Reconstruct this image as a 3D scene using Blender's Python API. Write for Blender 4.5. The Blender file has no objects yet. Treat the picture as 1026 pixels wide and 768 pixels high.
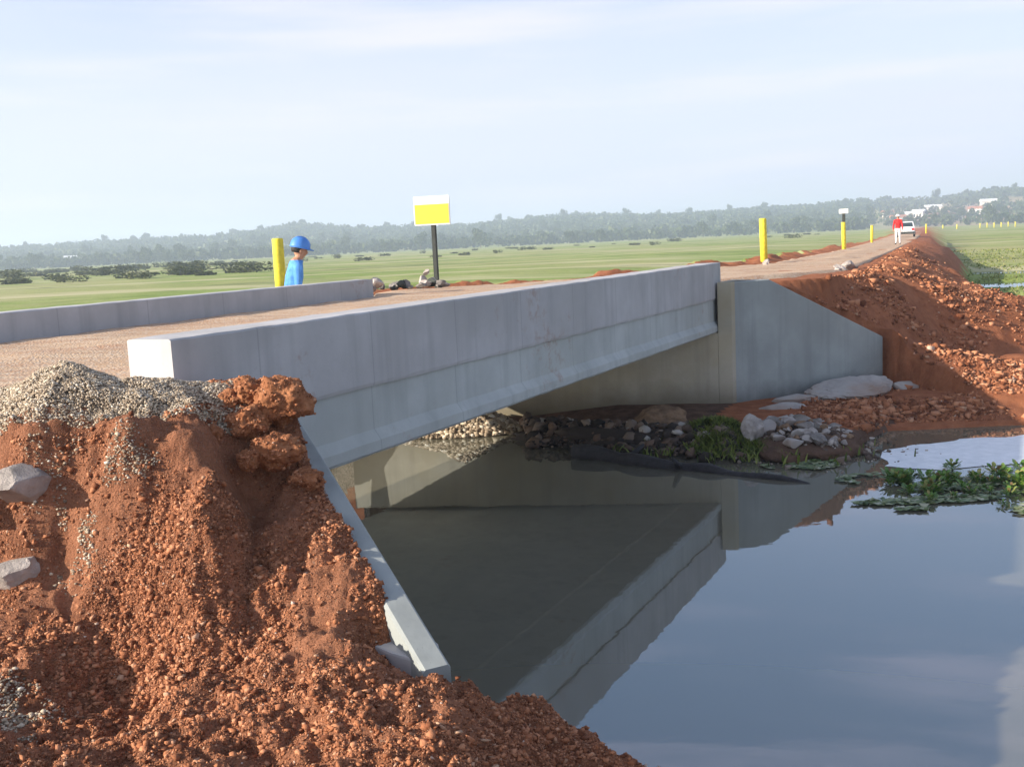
import bpy, bmesh, math, random
import numpy as np
from mathutils import Vector, Matrix, noise as mnoise
random.seed(7); RNG = np.random.default_rng(7)
S = bpy.context.scene; COL = S.collection
R = math.radians

# ------------------------------------------------------------------ frames
A = np.array([-1.891, 5.773]); U = np.array([.452, .892]); V = np.array([.892, -.452])
def W(u, v, z=0.): p = A + U*u + V*v; return Vector((p[0], p[1], z))
def to_uv(x, y): return (x-A[0])*U[0]+(y-A[1])*U[1], (x-A[0])*V[0]+(y-A[1])*V[1]
def smin(a, b, k=.22): m = np.minimum(a, b); return m-k*np.log(np.exp(-(a-m)/k)+np.exp(-(b-m)/k))
def sm(a, b, x): t = np.clip((x-a)/(b-a), 0, 1); return t*t*(3-2*t)

# ------------------------------------------------------------------ noise
def _h(ix, iy, s):
    n = (ix.astype(np.int64)*374761393 + iy.astype(np.int64)*668265263 + s*2147483647) & 0xffffffff
    n = ((n ^ (n >> 13))*1274126177) & 0xffffffff
    return ((n ^ (n >> 16)) & 0xffffff)/16777216.
def vnoise(x, y, s=0):
    ix = np.floor(x); iy = np.floor(y); fx = x-ix; fy = y-iy
    fx = fx*fx*fx*(fx*(fx*6-15)+10); fy = fy*fy*fy*(fy*(fy*6-15)+10)
    a = _h(ix, iy, s); b = _h(ix+1, iy, s); c = _h(ix, iy+1, s); d = _h(ix+1, iy+1, s)
    return (a*(1-fx)+b*fx)*(1-fy)+(c*(1-fx)+d*fx)*fy-.5
def fbm(x, y, o=4, s=0, g=.5):
    r = 0; a = 1.
    for k in range(o): r = r+a*vnoise(x*2**k+k*17.3, y*2**k-k*9.1, s+k); a *= g
    return r
def worley(x, y, s=0):                      # 1 at a cell's centre, 0 at its edge: rounded clods
    ix = np.floor(x); iy = np.floor(y); best = np.full(np.shape(x), 9.)
    for dx in (-1, 0, 1):
        for dy in (-1, 0, 1):
            jx = ix+dx; jy = iy+dy
            px = jx+_h(jx, jy, s+5); py = jy+_h(jx, jy, s+91)
            best = np.minimum(best, (px-x)**2+(py-y)**2)
    return np.sqrt(np.clip(1-best, 0, 1))

# ------------------------------------------------------------------ terrain
TY = [8, 12, 14, 15.5, 17, 19.4, 21, 23, 25, 27, 40, 52, 72, 134, 200, 265, 420]
XR = [1.5, 2.5, 3.5, 4.2, 5.2, 6.5, 7.2, 8.0, 8.8, 9.6, 14.9, 19.8, 28, 53, 79, 105, 166]
XL = [-4.6, -3.9, -3.3, -3.0, -2.6, -2.0, .5, 3.2, 5.0, 6.7, 12.0, 16.8, 24.5, 49, 75, 100, 160]
XS = [11.5, 11.2, 11, 10.6, 10.4, 10.2, 10.3, 11, 11.5, 12.1, 16.4, 22, 29.5, 54.5, 80.5, 106.5, 167]
ZS = [.5, .5, .6, .8, .95, 1.0, 1.0, .85, .9, .95, 1.2, 1.3, 1.3, 1.2, 1.2, 1.2, 1.1]
ZC = [2, 2, 2, 2.0, 2.0, 1.96, 1.95, 1.94, 1.93, 1.92, 1.80, 1.72, 1.58, 1.45, 1.42, 1.42, 1.3]
SV = [-40, -14, -8, -6.5, -5.8, -5.3, -5, -3.8, -2.57, -1.1, .5, 1.8, 2.25, 2.5, 4, 5, 7, 12, 25, 60]
SU = [4, 6.2, 7.0, 7.6, 8.3, 8.8, 8.8, 9.16, 9.4, 8.9, 8.4, 7.9, 8.9, 10.4, 11.05, 11.3, 11.8, 13.3, 19, 34]
def u_far(v): return 10.95+.35*(v-.3)
def u_near(v): return .4+.35*(v-.3)
WN0 = W(.5, .3); WN1 = Vector((-.30, 4.02, 0))         # near wing wall in plan
WF0 = W(10.95, .3); WF1 = W(13.2, 2.08)     # far wing wall
CTRL = np.array([(-1.82,3.4,1.05),(-1.12,3.35,1.04),(-.45,3.4,.985),(.26,3.7,.74),(.50,4.15,.46),(.09,4.2,.79),(-.28,3.92,1.03),(-.1,4.05,.93),(-.75,4.15,1.19),
 (-1.15,4.2,1.125),(-1.57,4.2,1.10),(-2.19,4.2,1.17),(-2.34,4.6,1.45),(-2.08,4.6,1.44),(-1.80,4.60,1.66),(-1.54,4.62,1.69),(-1.5,4.75,1.88),
 (-1.86,4.75,1.9),(-2.21,4.7,1.9),(-2.41,4.85,1.95),(-1.91,5.2,2.0),(-2.41,5.2,2.02),(-1.22,5.3,1.98),(-1.4,5.1,1.9),(-1.08,5.15,1.73),
 (-.93,5.1,1.63),(-1.18,4.75,1.34),(-1.04,4.8,1.32),(-1.16,4.50,1.16),(-.81,4.85,1.29),(-.6,4.62,1.19),(-1.38,4.44,1.54),(-1.83,4.4,1.30),
 (-1.45,4.68,1.76),(-1.35,4.58,1.66),(-1.40,4.84,1.82),(-1.50,4.52,1.53),(-1.58,4.80,1.91),(-1.64,4.70,1.83),(-1.8,4.7,1.92),(-1.3,4.9,1.55),(-1.0,4.55,1.10),(-.92,4.7,1.16),(-.52,4.06,1.07),(-.42,4.05,1.05),(-.66,4.18,1.10),(-.72,4.25,1.12),(-.9,4.42,1.22),(-1.9,5.7,2.05),(-1.6,5.9,2.0),(-2.6,5.6,2.04),
 (-3.0,4.4,1.40),(-3.3,3.9,1.18),(-4,4.1,1.25),(-5,4.6,1.35),(-2.7,4.7,1.62),(-4,3,1.1),(-4,5.1,1.65),(-4,1,1.15),(1.3,2.6,.62),(0,1,1.0),(2.5,1.2,.6),(-2,0,1.1),(-2,-3,1.25),(3,-3,.9),(-6,-3,1.4),(-6,6,1.9),(-3,6.5,2.03),(-6,3,1.15),
 (.8,4.75,.0),(.35,4.9,.02),(1.4,4.35,.0),(2.5,3.4,.0),(4.2,1.6,.0),(6.5,-1,.0),(1.0,5.3,-.45),(2.5,4.5,-.5),(4.5,3,-.6),(6,1.6,-.6)])
def _tps(d): return np.where(d > 1e-9, d*d*np.log(np.maximum(d, 1e-9)), 0)
def _fit(P, lam=.0008):
    n = len(P); D = np.hypot(P[:, None, 0]-P[None, :, 0], P[:, None, 1]-P[None, :, 1])
    M = np.zeros((n+3, n+3)); M[:n, :n] = _tps(D)+lam*np.eye(n)
    Q = np.c_[np.ones(n), P[:, :2]]; M[:n, n:] = Q; M[n:, :n] = Q.T
    return np.linalg.solve(M, np.r_[P[:, 2], 0, 0, 0])
_WT = _fit(CTRL)
def rbf(x, y):
    r = _WT[-3]+_WT[-2]*x+_WT[-1]*y
    for k in range(len(CTRL)): r = r+_WT[k]*_tps(np.hypot(x-CTRL[k, 0], y-CTRL[k, 1]))
    return r
HT = np.radians([-40, -26, -20, -15.5, -11.2, -8, -4, 1, 3.2, 5.5, 9, 13, 17, 19, 21.5, 24, 25.5, 28, 40])
HH = [14, 14, 17, 18, 24, 18, 18, 23, 25, 22, 19, 19, 20, 22, 20, 24, 27, 25, 20]
def field(x, y, u, v):
    r = np.hypot(x, y); th = np.arctan2(x, y)
    z = .34+.10*fbm(x/21, y/21, 3, 3)+.05*vnoise(x/3.1, y/3.1, 8)
    z = z+.4*sm(-8, -30, v)
    lo = sm(8, 11, x)*sm(75, 55, y)*sm(20, 25, y)*sm(60, 40, x); z = z*(1-lo)+(.07+.05*vnoise(x/2.3, y/2.3, 9))*lo
    for cx, cy, rx, ry, d in ((16.9, 35.8, 2.5, 4.0, .5), (20.6, 44.2, 3.0, 1.9, .5), (14.8, 29.8, 1.8, 2.4, .5), (25, 39, 5, 2.8, .8), (26.5, 55, 2.6, 1.4, .7)):
        q = ((x-cx)/rx)**2+((y-cy)/ry)**2+.9*fbm(x/2.2, y/2.2, 3, 21)
        z = z-d*sm(1.35, .5, q)
    far = sm(650, 1150, r)*(y > 0)
    return z+np.interp(th, HT, HH)*far*(1+.25*fbm(x/160, y/160, 3, 31))
def height(x, y, detail=True):
    u, v = to_uv(x, y)
    f = field(x, y, u, v)
    # road embankment beyond the bridge
    xr = np.interp(y, TY, XR); xl = np.interp(y, TY, XL); xs = np.interp(y, TY, XS); zs = np.interp(y, TY, ZS); zc = np.interp(y, TY, ZC)
    lump = 0
    near = (y > 10) & (y < 90) & (x > -12) & (x < 40)
    nz = np.zeros(np.shape(x))
    if near.any():
        a, b = x[near], y[near]
        nz[near] = .20*fbm(a/1.1, b/1.1, 4, 41, .6)+.11*(worley(a/.5+.4*vnoise(a*4, b*4, 7), b/.5, 42)-.5)+.05*(worley(a/.22, b/.22, 46)-.5)
    side = np.where(x > xs, zs-(x-xs)*1.15, zc+(zs-zc)*np.clip((x-xr)/(xs-xr), 0, 1))
    berm = .17*np.exp(-((x-xr-.55)/.45)**2)*(1+1.5*vnoise(x*.8, y*.8, 44))
    bl = .045*np.exp(-((x-xl+.35)/.3)**2)
    left = zc-np.clip(xl-.8-x, 0, 99)*.6
    onroad = sm(0, .5, x-xr)+sm(0, .4, xl-x)
    emb = np.where(x > xr, side+berm*(.15+.85*sm(27, 34, y)), np.where(x < xl, left+bl*sm(20, 23, y), zc-.02))+nz*np.clip(onroad, .12, 1)
    emb = np.where(y < 420, emb, -9)
    z = np.maximum(f, emb)
    # the stream and its far bank
    us = np.interp(v, SV, SU); wob = .35*vnoise(x*1.1, y*1.1, 51)*(1-.6*np.exp(-(v/4)**2))
    d = u-us-wob
    ramp = np.where(d < 0, d*.5-.03, np.where(d < 1.0, .13*d, .13+(d-1.0)*.42))
    ramp = np.where(v < -5.2, d*.85, ramp)
    uf = u_far(v)
    wl = (WF1-WF0).normalized(); fx = x-WF0[0]; fy = y-WF0[1]
    t = fx*wl[0]+fy*wl[1]; s = fx*(-wl[1])+fy*wl[0]        # s > 0: behind the far wing wall
    infront = ((v > -5.3) & (v <= .3) & (u < uf+.2)) | ((v > .3) & (t < 2.95) & (s < .1) & (u > 4))
    shoal = np.where(d < 0, d*.5-.03, np.minimum(.02+.16*d, .24))+.10*nz*(d > -.3)
    behind = ((v > -5.3) & (v <= .3) & (u >= uf+.2)) | ((v > .3) & (t < 2.95) & (s >= .1))
    stream_side = u > 5
    gm = np.exp(-(((x+3.25)/.5)**2+((y-15.85)/.5)**2)); z = z*(1-gm)+1.19*gm; ramp = ramp*(1-gm)+1.19*gm
    wtop = 2.03-1.03*np.clip((t/2.87-.22)/.78, 0, 1); wtop = np.where(t > 2.87, np.maximum(1.0-.36*(t-2.87), .25), wtop)
    zl = wtop+.14+1.0*np.maximum(s-.2, 0)+.5*nz
    zq = smin(z, zl, .12); zq = np.where((x < xr+.15) & (s > .3), np.maximum(zq, zc-.03), zq)
    z = np.where((v > .3) & (t > 0) & ((s >= .1) | (t > 2.95)), zq, z)
    z2 = np.where(infront, shoal, np.where(behind, z, np.where(v > 0, smin(z, ramp+.5*nz), np.minimum(z, ramp+.5*nz))))
    z = np.where(stream_side & (u < us+14), z2, z)
    # near bank
    un = np.interp(v, [-60, -20, -5.3, -5, .3, 2, 5, 9, 30], [-12, -6, -2.2, -1.5, .4, 1.3, .9, 1.5, 8])
    zn = 2.02*sm(0, 1, (3.0-np.hypot(0, 0)))+0*x
    dn = un-u
    bank = np.where(dn < 0, np.maximum(dn*.8, -.7), np.minimum(dn*.9, 2.02))
    rd = np.hypot(np.maximum(0, np.abs(x+1)-9), np.maximum(0, np.abs(y-1)-7))
    plateau = np.where(v < .0, np.where(v > -5.6, 2.02, 2.02-np.clip(-5.6-v, 0, 3)*.5), 0)
    zroad = np.where(v > -5.3, np.where(u < u_near(v)-.05, 2.02, -.65), np.minimum(bank, np.maximum(plateau, .6)))
    ve = v+1.7*sm(-.7, -2.8, u)
    box = (x > -8) & (x < 8) & (y > -6) & (y < 7.2) & (v > -3.2)
    zr = np.minimum(bank, .9)
    if box.any(): zr[box] = rbf(x[box], y[box])
    zr = zr*(1-sm(0, 1, rd))+np.minimum(bank, .7)*sm(0, 1, rd)
    zr = np.clip(zr, -.7, 2.2)
    wn = (WN1-WN0); ln = wn.length; wn = wn/ln; ax = x-WN0[0]; ay = y-WN0[1]
    tn = (ax*wn[0]+ay*wn[1])/ln; sn = ax*(-wn[1])+ay*wn[0]     # sn > 0: stream side of the near wing wall
    mx = np.where((sn > -.1) & (tn > -.4), -.6+np.clip((tn-.9)*11, 0, 3), 9)
    wt = 2.0-.91*np.clip((tn-.06)/.94, 0, 1)
    lim = wt+.03-.55*np.maximum(-sn-.22, 0)-.9*np.maximum(sn+.055, 0)
    zr = np.where((sn < .0) & (sn > -.7) & (tn > .02) & (tn < .95), np.maximum(zr, lim*sm(.88, .80, tn)+zr*(1-sm(.88, .80, tn))), zr)
    zr = np.minimum(zr, mx)
    zr = np.where((u > .45+.35*(v-.3)) & (v < .36), -.65, zr)
    if detail:
        nb = (x > -6) & (x < 4) & (y > .5) & (y < 7.2)
        if nb.any():
            a, b = x[nb], y[nb]
            c = .11*fbm(a/.42, b/.42, 4, 61, .62)+.08*(worley(a/.19+.5*vnoise(a*9, b*9, 3), b/.19+.5*vnoise(a*9, b*9, 4), 62)-.6)*sm(-.15, .25, vnoise(a*1.7, b*1.7, 63)+.08)
            c = c+.036*(worley(a/.075+.5*vnoise(a*22, b*22, 5), b/.075+.5*vnoise(a*22, b*22, 6), 64)-.6)*(1+1.4*vnoise(a*3, b*3, 68))+.016*(worley(a/.03, b/.03, 65)-.6)+.035*fbm(a/.07, b/.07, 3, 66, .6)
            w = np.ones(np.shape(a)); zz = zr[nb]
            w = np.where(zz > -.1, 1, 0)*(1-.75*sm(1.95, 2.02, zz))
            zr[nb] = zz+c*w
    wv = sm(-.45, -.1, ve)
    znear = np.where(ve > -.45, zr*wv+np.where(u < .4, 2.02, zr)*(1-wv), zroad)
    znear = np.where(rd > 1, np.where(u < un-2, f, np.minimum(bank, .8)), znear)
    z = np.where(u < 5, znear, z)
    bed = (u > un+.2) & (u < us) & (u < 5)
    return z

def axis(lo, hi, fine, d0, mids, far):
    """coordinates: fine inside (lo,hi), growing to a capped step inside mids, then to +-far"""
    out = list(np.arange(lo, hi, fine))
    for sgn, start, mid in ((1, hi, mids[1]), (-1, lo, mids[0])):
        p, st = start, fine
        while abs(p) < far:
            inmid = (p < mid) if sgn > 0 else (p > mid)
            st = min(st*1.05, d0) if inmid else min(st*1.06, 60)
            p += sgn*st; out.append(p)
    return np.array(sorted(out))

def new_mesh(name, verts, faces_flat, nper, mat, parent=None, smooth=False):
    me = bpy.data.meshes.new(name); verts = np.asarray(verts, np.float32); faces_flat = np.asarray(faces_flat, np.int32)
    nf = len(faces_flat)//nper
    me.vertices.add(len(verts)); me.vertices.foreach_set('co', verts.ravel())
    me.loops.add(len(faces_flat)); me.loops.foreach_set('vertex_index', faces_flat)
    me.polygons.add(nf); me.polygons.foreach_set('loop_start', np.arange(0, nf*nper, nper, dtype=np.int32))
    me.polygons.foreach_set('loop_total', np.full(nf, nper, np.int32))
    if smooth: me.polygons.foreach_set('use_smooth', np.ones(nf, bool))
    me.update(calc_edges=True)
    for m in (mat if isinstance(mat, (list, tuple)) else [mat]): me.materials.append(m)
    o = bpy.data.objects.new(name, me); COL.objects.link(o)
    if parent: o.parent = parent
    return o
def obj(name, bm, mat, parent=None, smooth=False):
    me = bpy.data.meshes.new(name); bm.to_mesh(me); bm.free()
    for m in (mat if isinstance(mat, (list, tuple)) else [mat]): me.materials.append(m)
    if smooth:
        for p in me.polygons: p.use_smooth = True
    o = bpy.data.objects.new(name, me); COL.objects.link(o)
    if parent: o.parent = parent
    return o
def tag(o, label, cat, group=None, kind=None):
    o['label'] = label; o['category'] = cat
    if group: o['group'] = group
    if kind: o['kind'] = kind
    return o
def struct(o, label=None, cat=None, kind='structure'):
    o['kind'] = kind
    if label: o['label'] = label; o['category'] = cat
    return o
def empty(name, loc, rz=0):
    o = bpy.data.objects.new(name, None); COL.objects.link(o); o.location = loc; o.rotation_euler = (0, 0, rz); o.empty_display_size = .2
    return o
def copy_tree(o, loc, rz=0, scale=None):
    c = o.copy(); COL.objects.link(c); c.location = loc; c.rotation_euler = (0, 0, rz)
    if scale: c.scale = (scale,)*3 if not hasattr(scale, '__len__') else scale
    for ch in list(o.children):
        k = ch.copy(); COL.objects.link(k); k.parent = c
        for g in list(ch.children):
            q = g.copy(); COL.objects.link(q); q.parent = k
    return c

# ------------------------------------------------------------------ materials
class NT:
    def __init__(s, name, rough=.9, spec=.3):
        s.m = bpy.data.materials.new(name); s.m.use_nodes = True; s.t = s.m.node_tree; s.b = s.t.nodes['Principled BSDF']
        s.b.inputs['Roughness'].default_value = rough; s.b.inputs['Specular IOR Level'].default_value = spec
        s.co = s.n('ShaderNodeTexCoord').outputs['Object']
    def n(s, k, **p):
        x = s.t.nodes.new(k)
        for a, b in p.items(): setattr(x, a, b)
        return x
    def l(s, a, b): s.t.links.new(a, b)
    def noise(s, sc, det=4, rough=.55, co=None, dist=0):
        x = s.n('ShaderNodeTexNoise'); x.inputs['Scale'].default_value = sc; x.inputs['Detail'].default_value = det
        x.inputs['Roughness'].default_value = rough; x.inputs['Distortion'].default_value = dist; s.l(co or s.co, x.inputs['Vector']); return x.outputs['Fac']
    def vor(s, sc, feat='F1', out='Distance', co=None):
        x = s.n('ShaderNodeTexVoronoi', feature=feat); x.inputs['Scale'].default_value = sc; s.l(co or s.co, x.inputs['Vector']); return x.outputs[out]
    def ramp(s, f, stops):
        x = s.n('ShaderNodeValToRGB'); e = x.color_ramp.elements
        while len(e) < len(stops): e.new(.5)
        for k, (p, c) in enumerate(stops): e[k].position = p; e[k].color = (*c, 1) if len(c) == 3 else c
        s.l(f, x.inputs['Fac']); return x.outputs['Color']
    def mix(s, f, a, b, mode='MIX'):
        x = s.n('ShaderNodeMix', data_type='RGBA', blend_type=mode)
        for sock, val in ((x.inputs[0], f), (x.inputs[6], a), (x.inputs[7], b)):
            if isinstance(val, (int, float)): sock.default_value = val
            elif isinstance(val, tuple): sock.default_value = (*val, 1)
            else: s.l(val, sock)
        return x.outputs[2]
    def mapping(s, scale=(1, 1, 1), rot=(0, 0, 0), co=None):
        x = s.n('ShaderNodeMapping'); x.inputs['Scale'].default_value = scale; x.inputs['Rotation'].default_value = rot; s.l(co or s.co, x.inputs['Vector']); return x.outputs[0]
    def bump(s, h, dist=.01, st=1., prev=None):
        x = s.n('ShaderNodeBump'); x.inputs['Strength'].default_value = st; x.inputs['Distance'].default_value = dist; s.l(h, x.inputs['Height'])
        if prev is not None: s.l(prev, x.inputs['Normal'])
        s.l(x.outputs[0], s.b.inputs['Normal']); return x.outputs[0]
    def col(s, c):
        if isinstance(c, tuple): s.b.inputs['Base Color'].default_value = (*c, 1)
        else: s.l(c, s.b.inputs['Base Color'])
        return s
    def island(s): return s.n('ShaderNodeNewGeometry').outputs['Random Per Island']

def m_soil(name, dark, light, pale=(.42, .30, .22)):
    n = NT(name, .95, .15)
    c = n.ramp(n.noise(5, 8, .65), [(.30, dark), (.62, light)])
    c = n.mix(n.ramp(n.noise(1.1, 4), [(.45, (0, 0, 0)), (.7, (.55,)*3)]), c, tuple(x*.72 for x in light))
    sp = n.ramp(n.noise(55, 3, .6), [(.62, (0, 0, 0)), (.72, (.6,)*3)])
    c = n.mix(sp, c, pale)
    n.col(c); b = n.bump(n.noise(38, 8, .75), .03, 1.); n.bump(n.vor(85), .008, 1., b); return n.m
M_MUD = m_soil('red_mud', (.19, .072, .037), (.47, .205, .112))
M_EMB = m_soil('red_embankment_earth', (.26, .085, .037), (.44, .165, .075))
M_SHOAL = m_soil('wet_dark_mud', (.085, .048, .032), (.20, .115, .075), (.3, .26, .22))
n = NT('mud_crumbs', .95, .15)
n.col(n.ramp(n.island(), [(0, (.13, .045, .022)), (.5, (.36, .145, .07)), (.95, (.51, .24, .13)), (.992, (.50, .31, .20)), (1, (.60, .50, .42))])); n.bump(n.noise(120, 4), .004, .8); M_CRUMB = n.m
n = NT('mud_clod', .95, .15)
c = n.ramp(n.noise(9, 7, .65), [(.32, (.19, .068, .03)), (.6, (.42, .18, .085)), (.75, (.5, .26, .14))]); n.col(c); b = n.bump(n.noise(25, 8, .7), .02, 1.); n.bump(n.vor(60), .006, .7, b); M_CLOD = n.m
n = NT('field_grass_ground', .95, .1)
big = n.noise(.035, 5, .6); mid = n.noise(.33, 7, .72); fine = n.noise(6, 4, .7)
c = n.ramp(mid, [(.3, (.16, .22, .045)), (.55, (.25, .31, .08)), (.75, (.35, .355, .14))])
c = n.mix(n.ramp(big, [(.46, (0, 0, 0)), (.60, (.7,)*3)]), c, (.41, .37, .18))
c = n.mix(n.ramp(fine, [(.25, (.6,)*3), (.5, (0, 0, 0))]), c, (.07, .085, .02))
sx = n.noise(.02, 4, .6, n.mapping((1, 5, 1))); c = n.mix(n.ramp(sx, [(.52, (0, 0, 0)), (.60, (.7,)*3)]), c, (.50, .45, .27))
dk = n.noise(.045, 6, .7, n.mapping((1, 3.5, 1))); c = n.mix(n.ramp(dk, [(.36, (.8,)*3), (.45, (0, 0, 0))]), c, (.075, .10, .03))
at = n.n('ShaderNodeAttribute', attribute_name='bare'); c = n.mix(at.outputs['Fac'], c, n.ramp(n.noise(.03, 5), [(.35, (.30, .16, .10)), (.65, (.42, .30, .21))]))
n.col(c); n.bump(n.noise(4, 6, .7), .08, .6); M_FIELD = n.m
n = NT('gravel_road', .95, .15)
c = n.ramp(n.noise(1.3, 5), [(.3, (.48, .315, .19)), (.7, (.61, .45, .30))])
wh = n.noise(3, 4, .6, n.mapping((.1, 2.2, 1), (0, 0, R(-26.9)))); c = n.mix(n.ramp(wh, [(.42, (0, 0, 0)), (.6, (.55,)*3)]), c, (.33, .15, .085))
st = n.vor(55, out='Color'); sw = n.n('ShaderNodeSeparateColor'); n.l(st, sw.inputs[0]); c = n.mix(n.ramp(sw.outputs[0], [(.55, (0, 0, 0)), (.8, (.6,)*3)]), c, (.56, .49, .40)); c = n.mix(n.ramp(sw.outputs[1], [(.7, (0, 0, 0)), (.85, (.35,)*3)]), c, (.26, .15, .10))
n.col(c); n.bump(n.vor(50), .010, .6); M_ROAD = n.m
def m_concrete(name, base, stain, wet=None, warm=.5, panel=0):
    n = NT(name, .85, .3)
    c = n.ramp(n.noise(1.7, 6, .6), [(.3, tuple(x*.86 for x in base)), (.68, tuple(min(1, x*1.1) for x in base))])
    c = n.mix(n.ramp(n.noise(.8, 4), [(.45, (0, 0, 0)), (.65, (warm,)*3)]), c, stain)
    drip = n.noise(5, 3, .6, n.mapping((1, 1, .06))); c = n.mix(n.ramp(drip, [(.50, (0, 0, 0)), (.72, (.45,)*3)]), c, tuple(x*.6 for x in base))
    c = n.mix(n.ramp(n.noise(40, 3, .7), [(.60, (0, 0, 0)), (.75, (.35,)*3)]), c, tuple(x*.7 for x in base))
    if panel:
        vm = n.n('ShaderNodeVectorMath', operation='DOT_PRODUCT'); n.l(n.co, vm.inputs[0]); vm.inputs[1].default_value = (U[0], U[1], 0)
        dv = n.n('ShaderNodeMath', operation='DIVIDE'); n.l(vm.outputs['Value'], dv.inputs[0]); dv.inputs[1].default_value = panel
        fl = n.n('ShaderNodeMath', operation='FLOOR'); n.l(dv.outputs[0], fl.inputs[0]); wn_ = n.n('ShaderNodeTexWhiteNoise', noise_dimensions='1D'); n.l(fl.outputs[0], wn_.inputs['W'])
        c = n.mix(n.ramp(wn_.outputs['Value'], [(0, (0, 0, 0)), (1, (.13,)*3)]), c, tuple(x*.7 for x in base))
        pp = n.n('ShaderNodeMath', operation='PINGPONG'); n.l(dv.outputs[0], pp.inputs[0]); pp.inputs[1].default_value = .5
        c = n.mix(n.ramp(pp.outputs[0], [(0, (.5,)*3), (.008, (0, 0, 0))]), c, tuple(x*.5 for x in base))
        mud = n.noise(7, 6, .75); big_ = n.noise(.9, 3); mm = n.n('ShaderNodeMath', operation='MULTIPLY'); n.l(mud, mm.inputs[0]); n.l(big_, mm.inputs[1])
        c = n.mix(n.ramp(mm.outputs[0], [(.33, (0, 0, 0)), (.42, (.5,)*3)]), c, (.33, .20, .14))
    pores = n.ramp(n.vor(32), [(.05, (.6,)*3), (.11, (0, 0, 0))]); c = n.mix(pores, c, tuple(x*.55 for x in base))
    if wet:
        sp = n.n('ShaderNodeSeparateXYZ'); n.l(n.n('ShaderNodeNewGeometry').outputs['Position'], sp.inputs[0])
        ad = n.n('ShaderNodeMath', operation='MULTIPLY_ADD'); n.l(n.noise(2.2, 5), ad.inputs[0]); ad.inputs[1].default_value = -.5; n.l(sp.outputs['Z'], ad.inputs[2])
        c = n.mix(n.ramp(ad.outputs[0], [(0, (.75,)*3), (wet, (0, 0, 0))]), c, tuple(x*.5 for x in stain))
    n.col(c); n.bump(n.noise(14, 6, .6), .004, .5); return n.m
M_CONC = m_concrete('bridge_concrete', (.475, .46, .455), (.39, .375, .36), None, .7, 1.22)
M_CONC2 = m_concrete('deck_edge_concrete', (.46, .475, .455), (.37, .38, .35), None, .6, 1.22)
M_ABUT = m_concrete('abutment_concrete', (.45, .41, .325), (.38, .32, .21), .35, .8)
M_WING = m_concrete('wing_wall_concrete', (.325, .345, .33), (.265, .28, .265), .25)
M_RUBBLE = m_concrete('broken_concrete', (.40, .365, .335), (.27, .18, .13), None, .9)
def m_plain(name, c, rough=.6, var=.15, spec=.4, sc=6):
    n = NT(name, rough, spec)
    if var >= .35: n.bump(n.noise(sc*3, 8, .7), .035, 1.)
    n.col(n.ramp(n.noise(sc, 5), [(.3, tuple(x*(1-var) for x in c)), (.7, tuple(min(1, x*(1+var)) for x in c))])); return n.m
M_YEL = m_plain('yellow_paint', (.74, .62, .05), .6, .22, .3, 9)
M_SIGNY = m_plain('sign_yellow', (.88, .58, .05), .45, .05); M_WHITE = m_plain('white_paint', (.80, .80, .78), .5, .05)
M_DARK = m_plain('dark_post', (.035, .04, .035), .7, .3); M_LOG = m_plain('wet_log', (.028, .024, .026), .45, .5, .5, 14)
M_ROCK = m_plain('grey_rock', (.25, .225, .205), .9, .4, .2, 9); M_BROWN = m_plain('brown_boulder', (.27, .17, .10), .9, .4, .2, 7)
M_PALE = m_plain('pale_rock', (.42, .37, .335), .9, .4, .2, 8)
M_HELM = m_plain('blue_helmet', (.07, .23, .62), .5, .12, .4); M_SHIRT = m_plain('blue_shirt', (.10, .27, .60), .9, .3, .1, 11); M_JEAN = m_plain('navy_trousers', (.05, .08, .17), .9, .2, .1)
M_SKIN = m_plain('skin', (.42, .22, .14), .6, .08, .3); M_HAIR = m_plain('dark_hair', (.02, .015, .012), .7)
M_RED = m_plain('red_shirt', (.62, .03, .03), .9, .1, .1); M_WCLOTH = m_plain('white_cloth', (.78, .76, .74), .9, .06, .1); M_BOOT = m_plain('dark_boot', (.03, .025, .02), .7)
M_GLASS = m_plain('dark_window_glass', (.02, .035, .04), .1, .1, .8); M_CARW = m_plain('car_white_paint', (.78, .78, .77), .3, .03, .5); M_TYRE = m_plain('tyre_rubber', (.02, .02, .02), .9)
M_TAIL = m_plain('tail_light_red', (.6, .02, .02), .3, .05, .5); M_ROOF = m_plain('clay_roof', (.42, .17, .10), .9, .2); M_HOUSE = m_plain('house_wall', (.72, .66, .58), .9, .06)
n = NT('gravel_stones', .9, .25); n.col(n.ramp(n.island(), [(0, (.10, .075, .05)), (.3, (.28, .21, .145)), (.6, (.44, .35, .25)), (.88, (.57, .48, .36)), (1, (.70, .64, .54))])); M_GRAV = n.m
n = NT('gravel_base', .95, .2); s1 = n.vor(60, out='Color'); w1 = n.n('ShaderNodeSeparateColor'); n.l(s1, w1.inputs[0])
n.col(n.ramp(w1.outputs[0], [(0, (.12, .095, .07)), (.5, (.26, .21, .155)), (1, (.42, .35, .27))])); n.bump(n.vor(60), .015, 1.); M_GRAVB = n.m
n = NT('rubble_chips', .9, .2); n.col(n.ramp(n.island(), [(0, (.05, .035, .028)), (.5, (.18, .13, .10)), (.85, (.34, .28, .23)), (1, (.58, .52, .46))])); M_CHIPS = n.m
n = NT('dark_debris', .85, .3); n.col(n.ramp(n.island(), [(0, (.02, .016, .014)), (.5, (.075, .055, .042)), (.8, (.16, .10, .065)), (.93, (.22, .17, .13)), (1, (.45, .42, .38))])); M_DEBRIS = n.m
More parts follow.
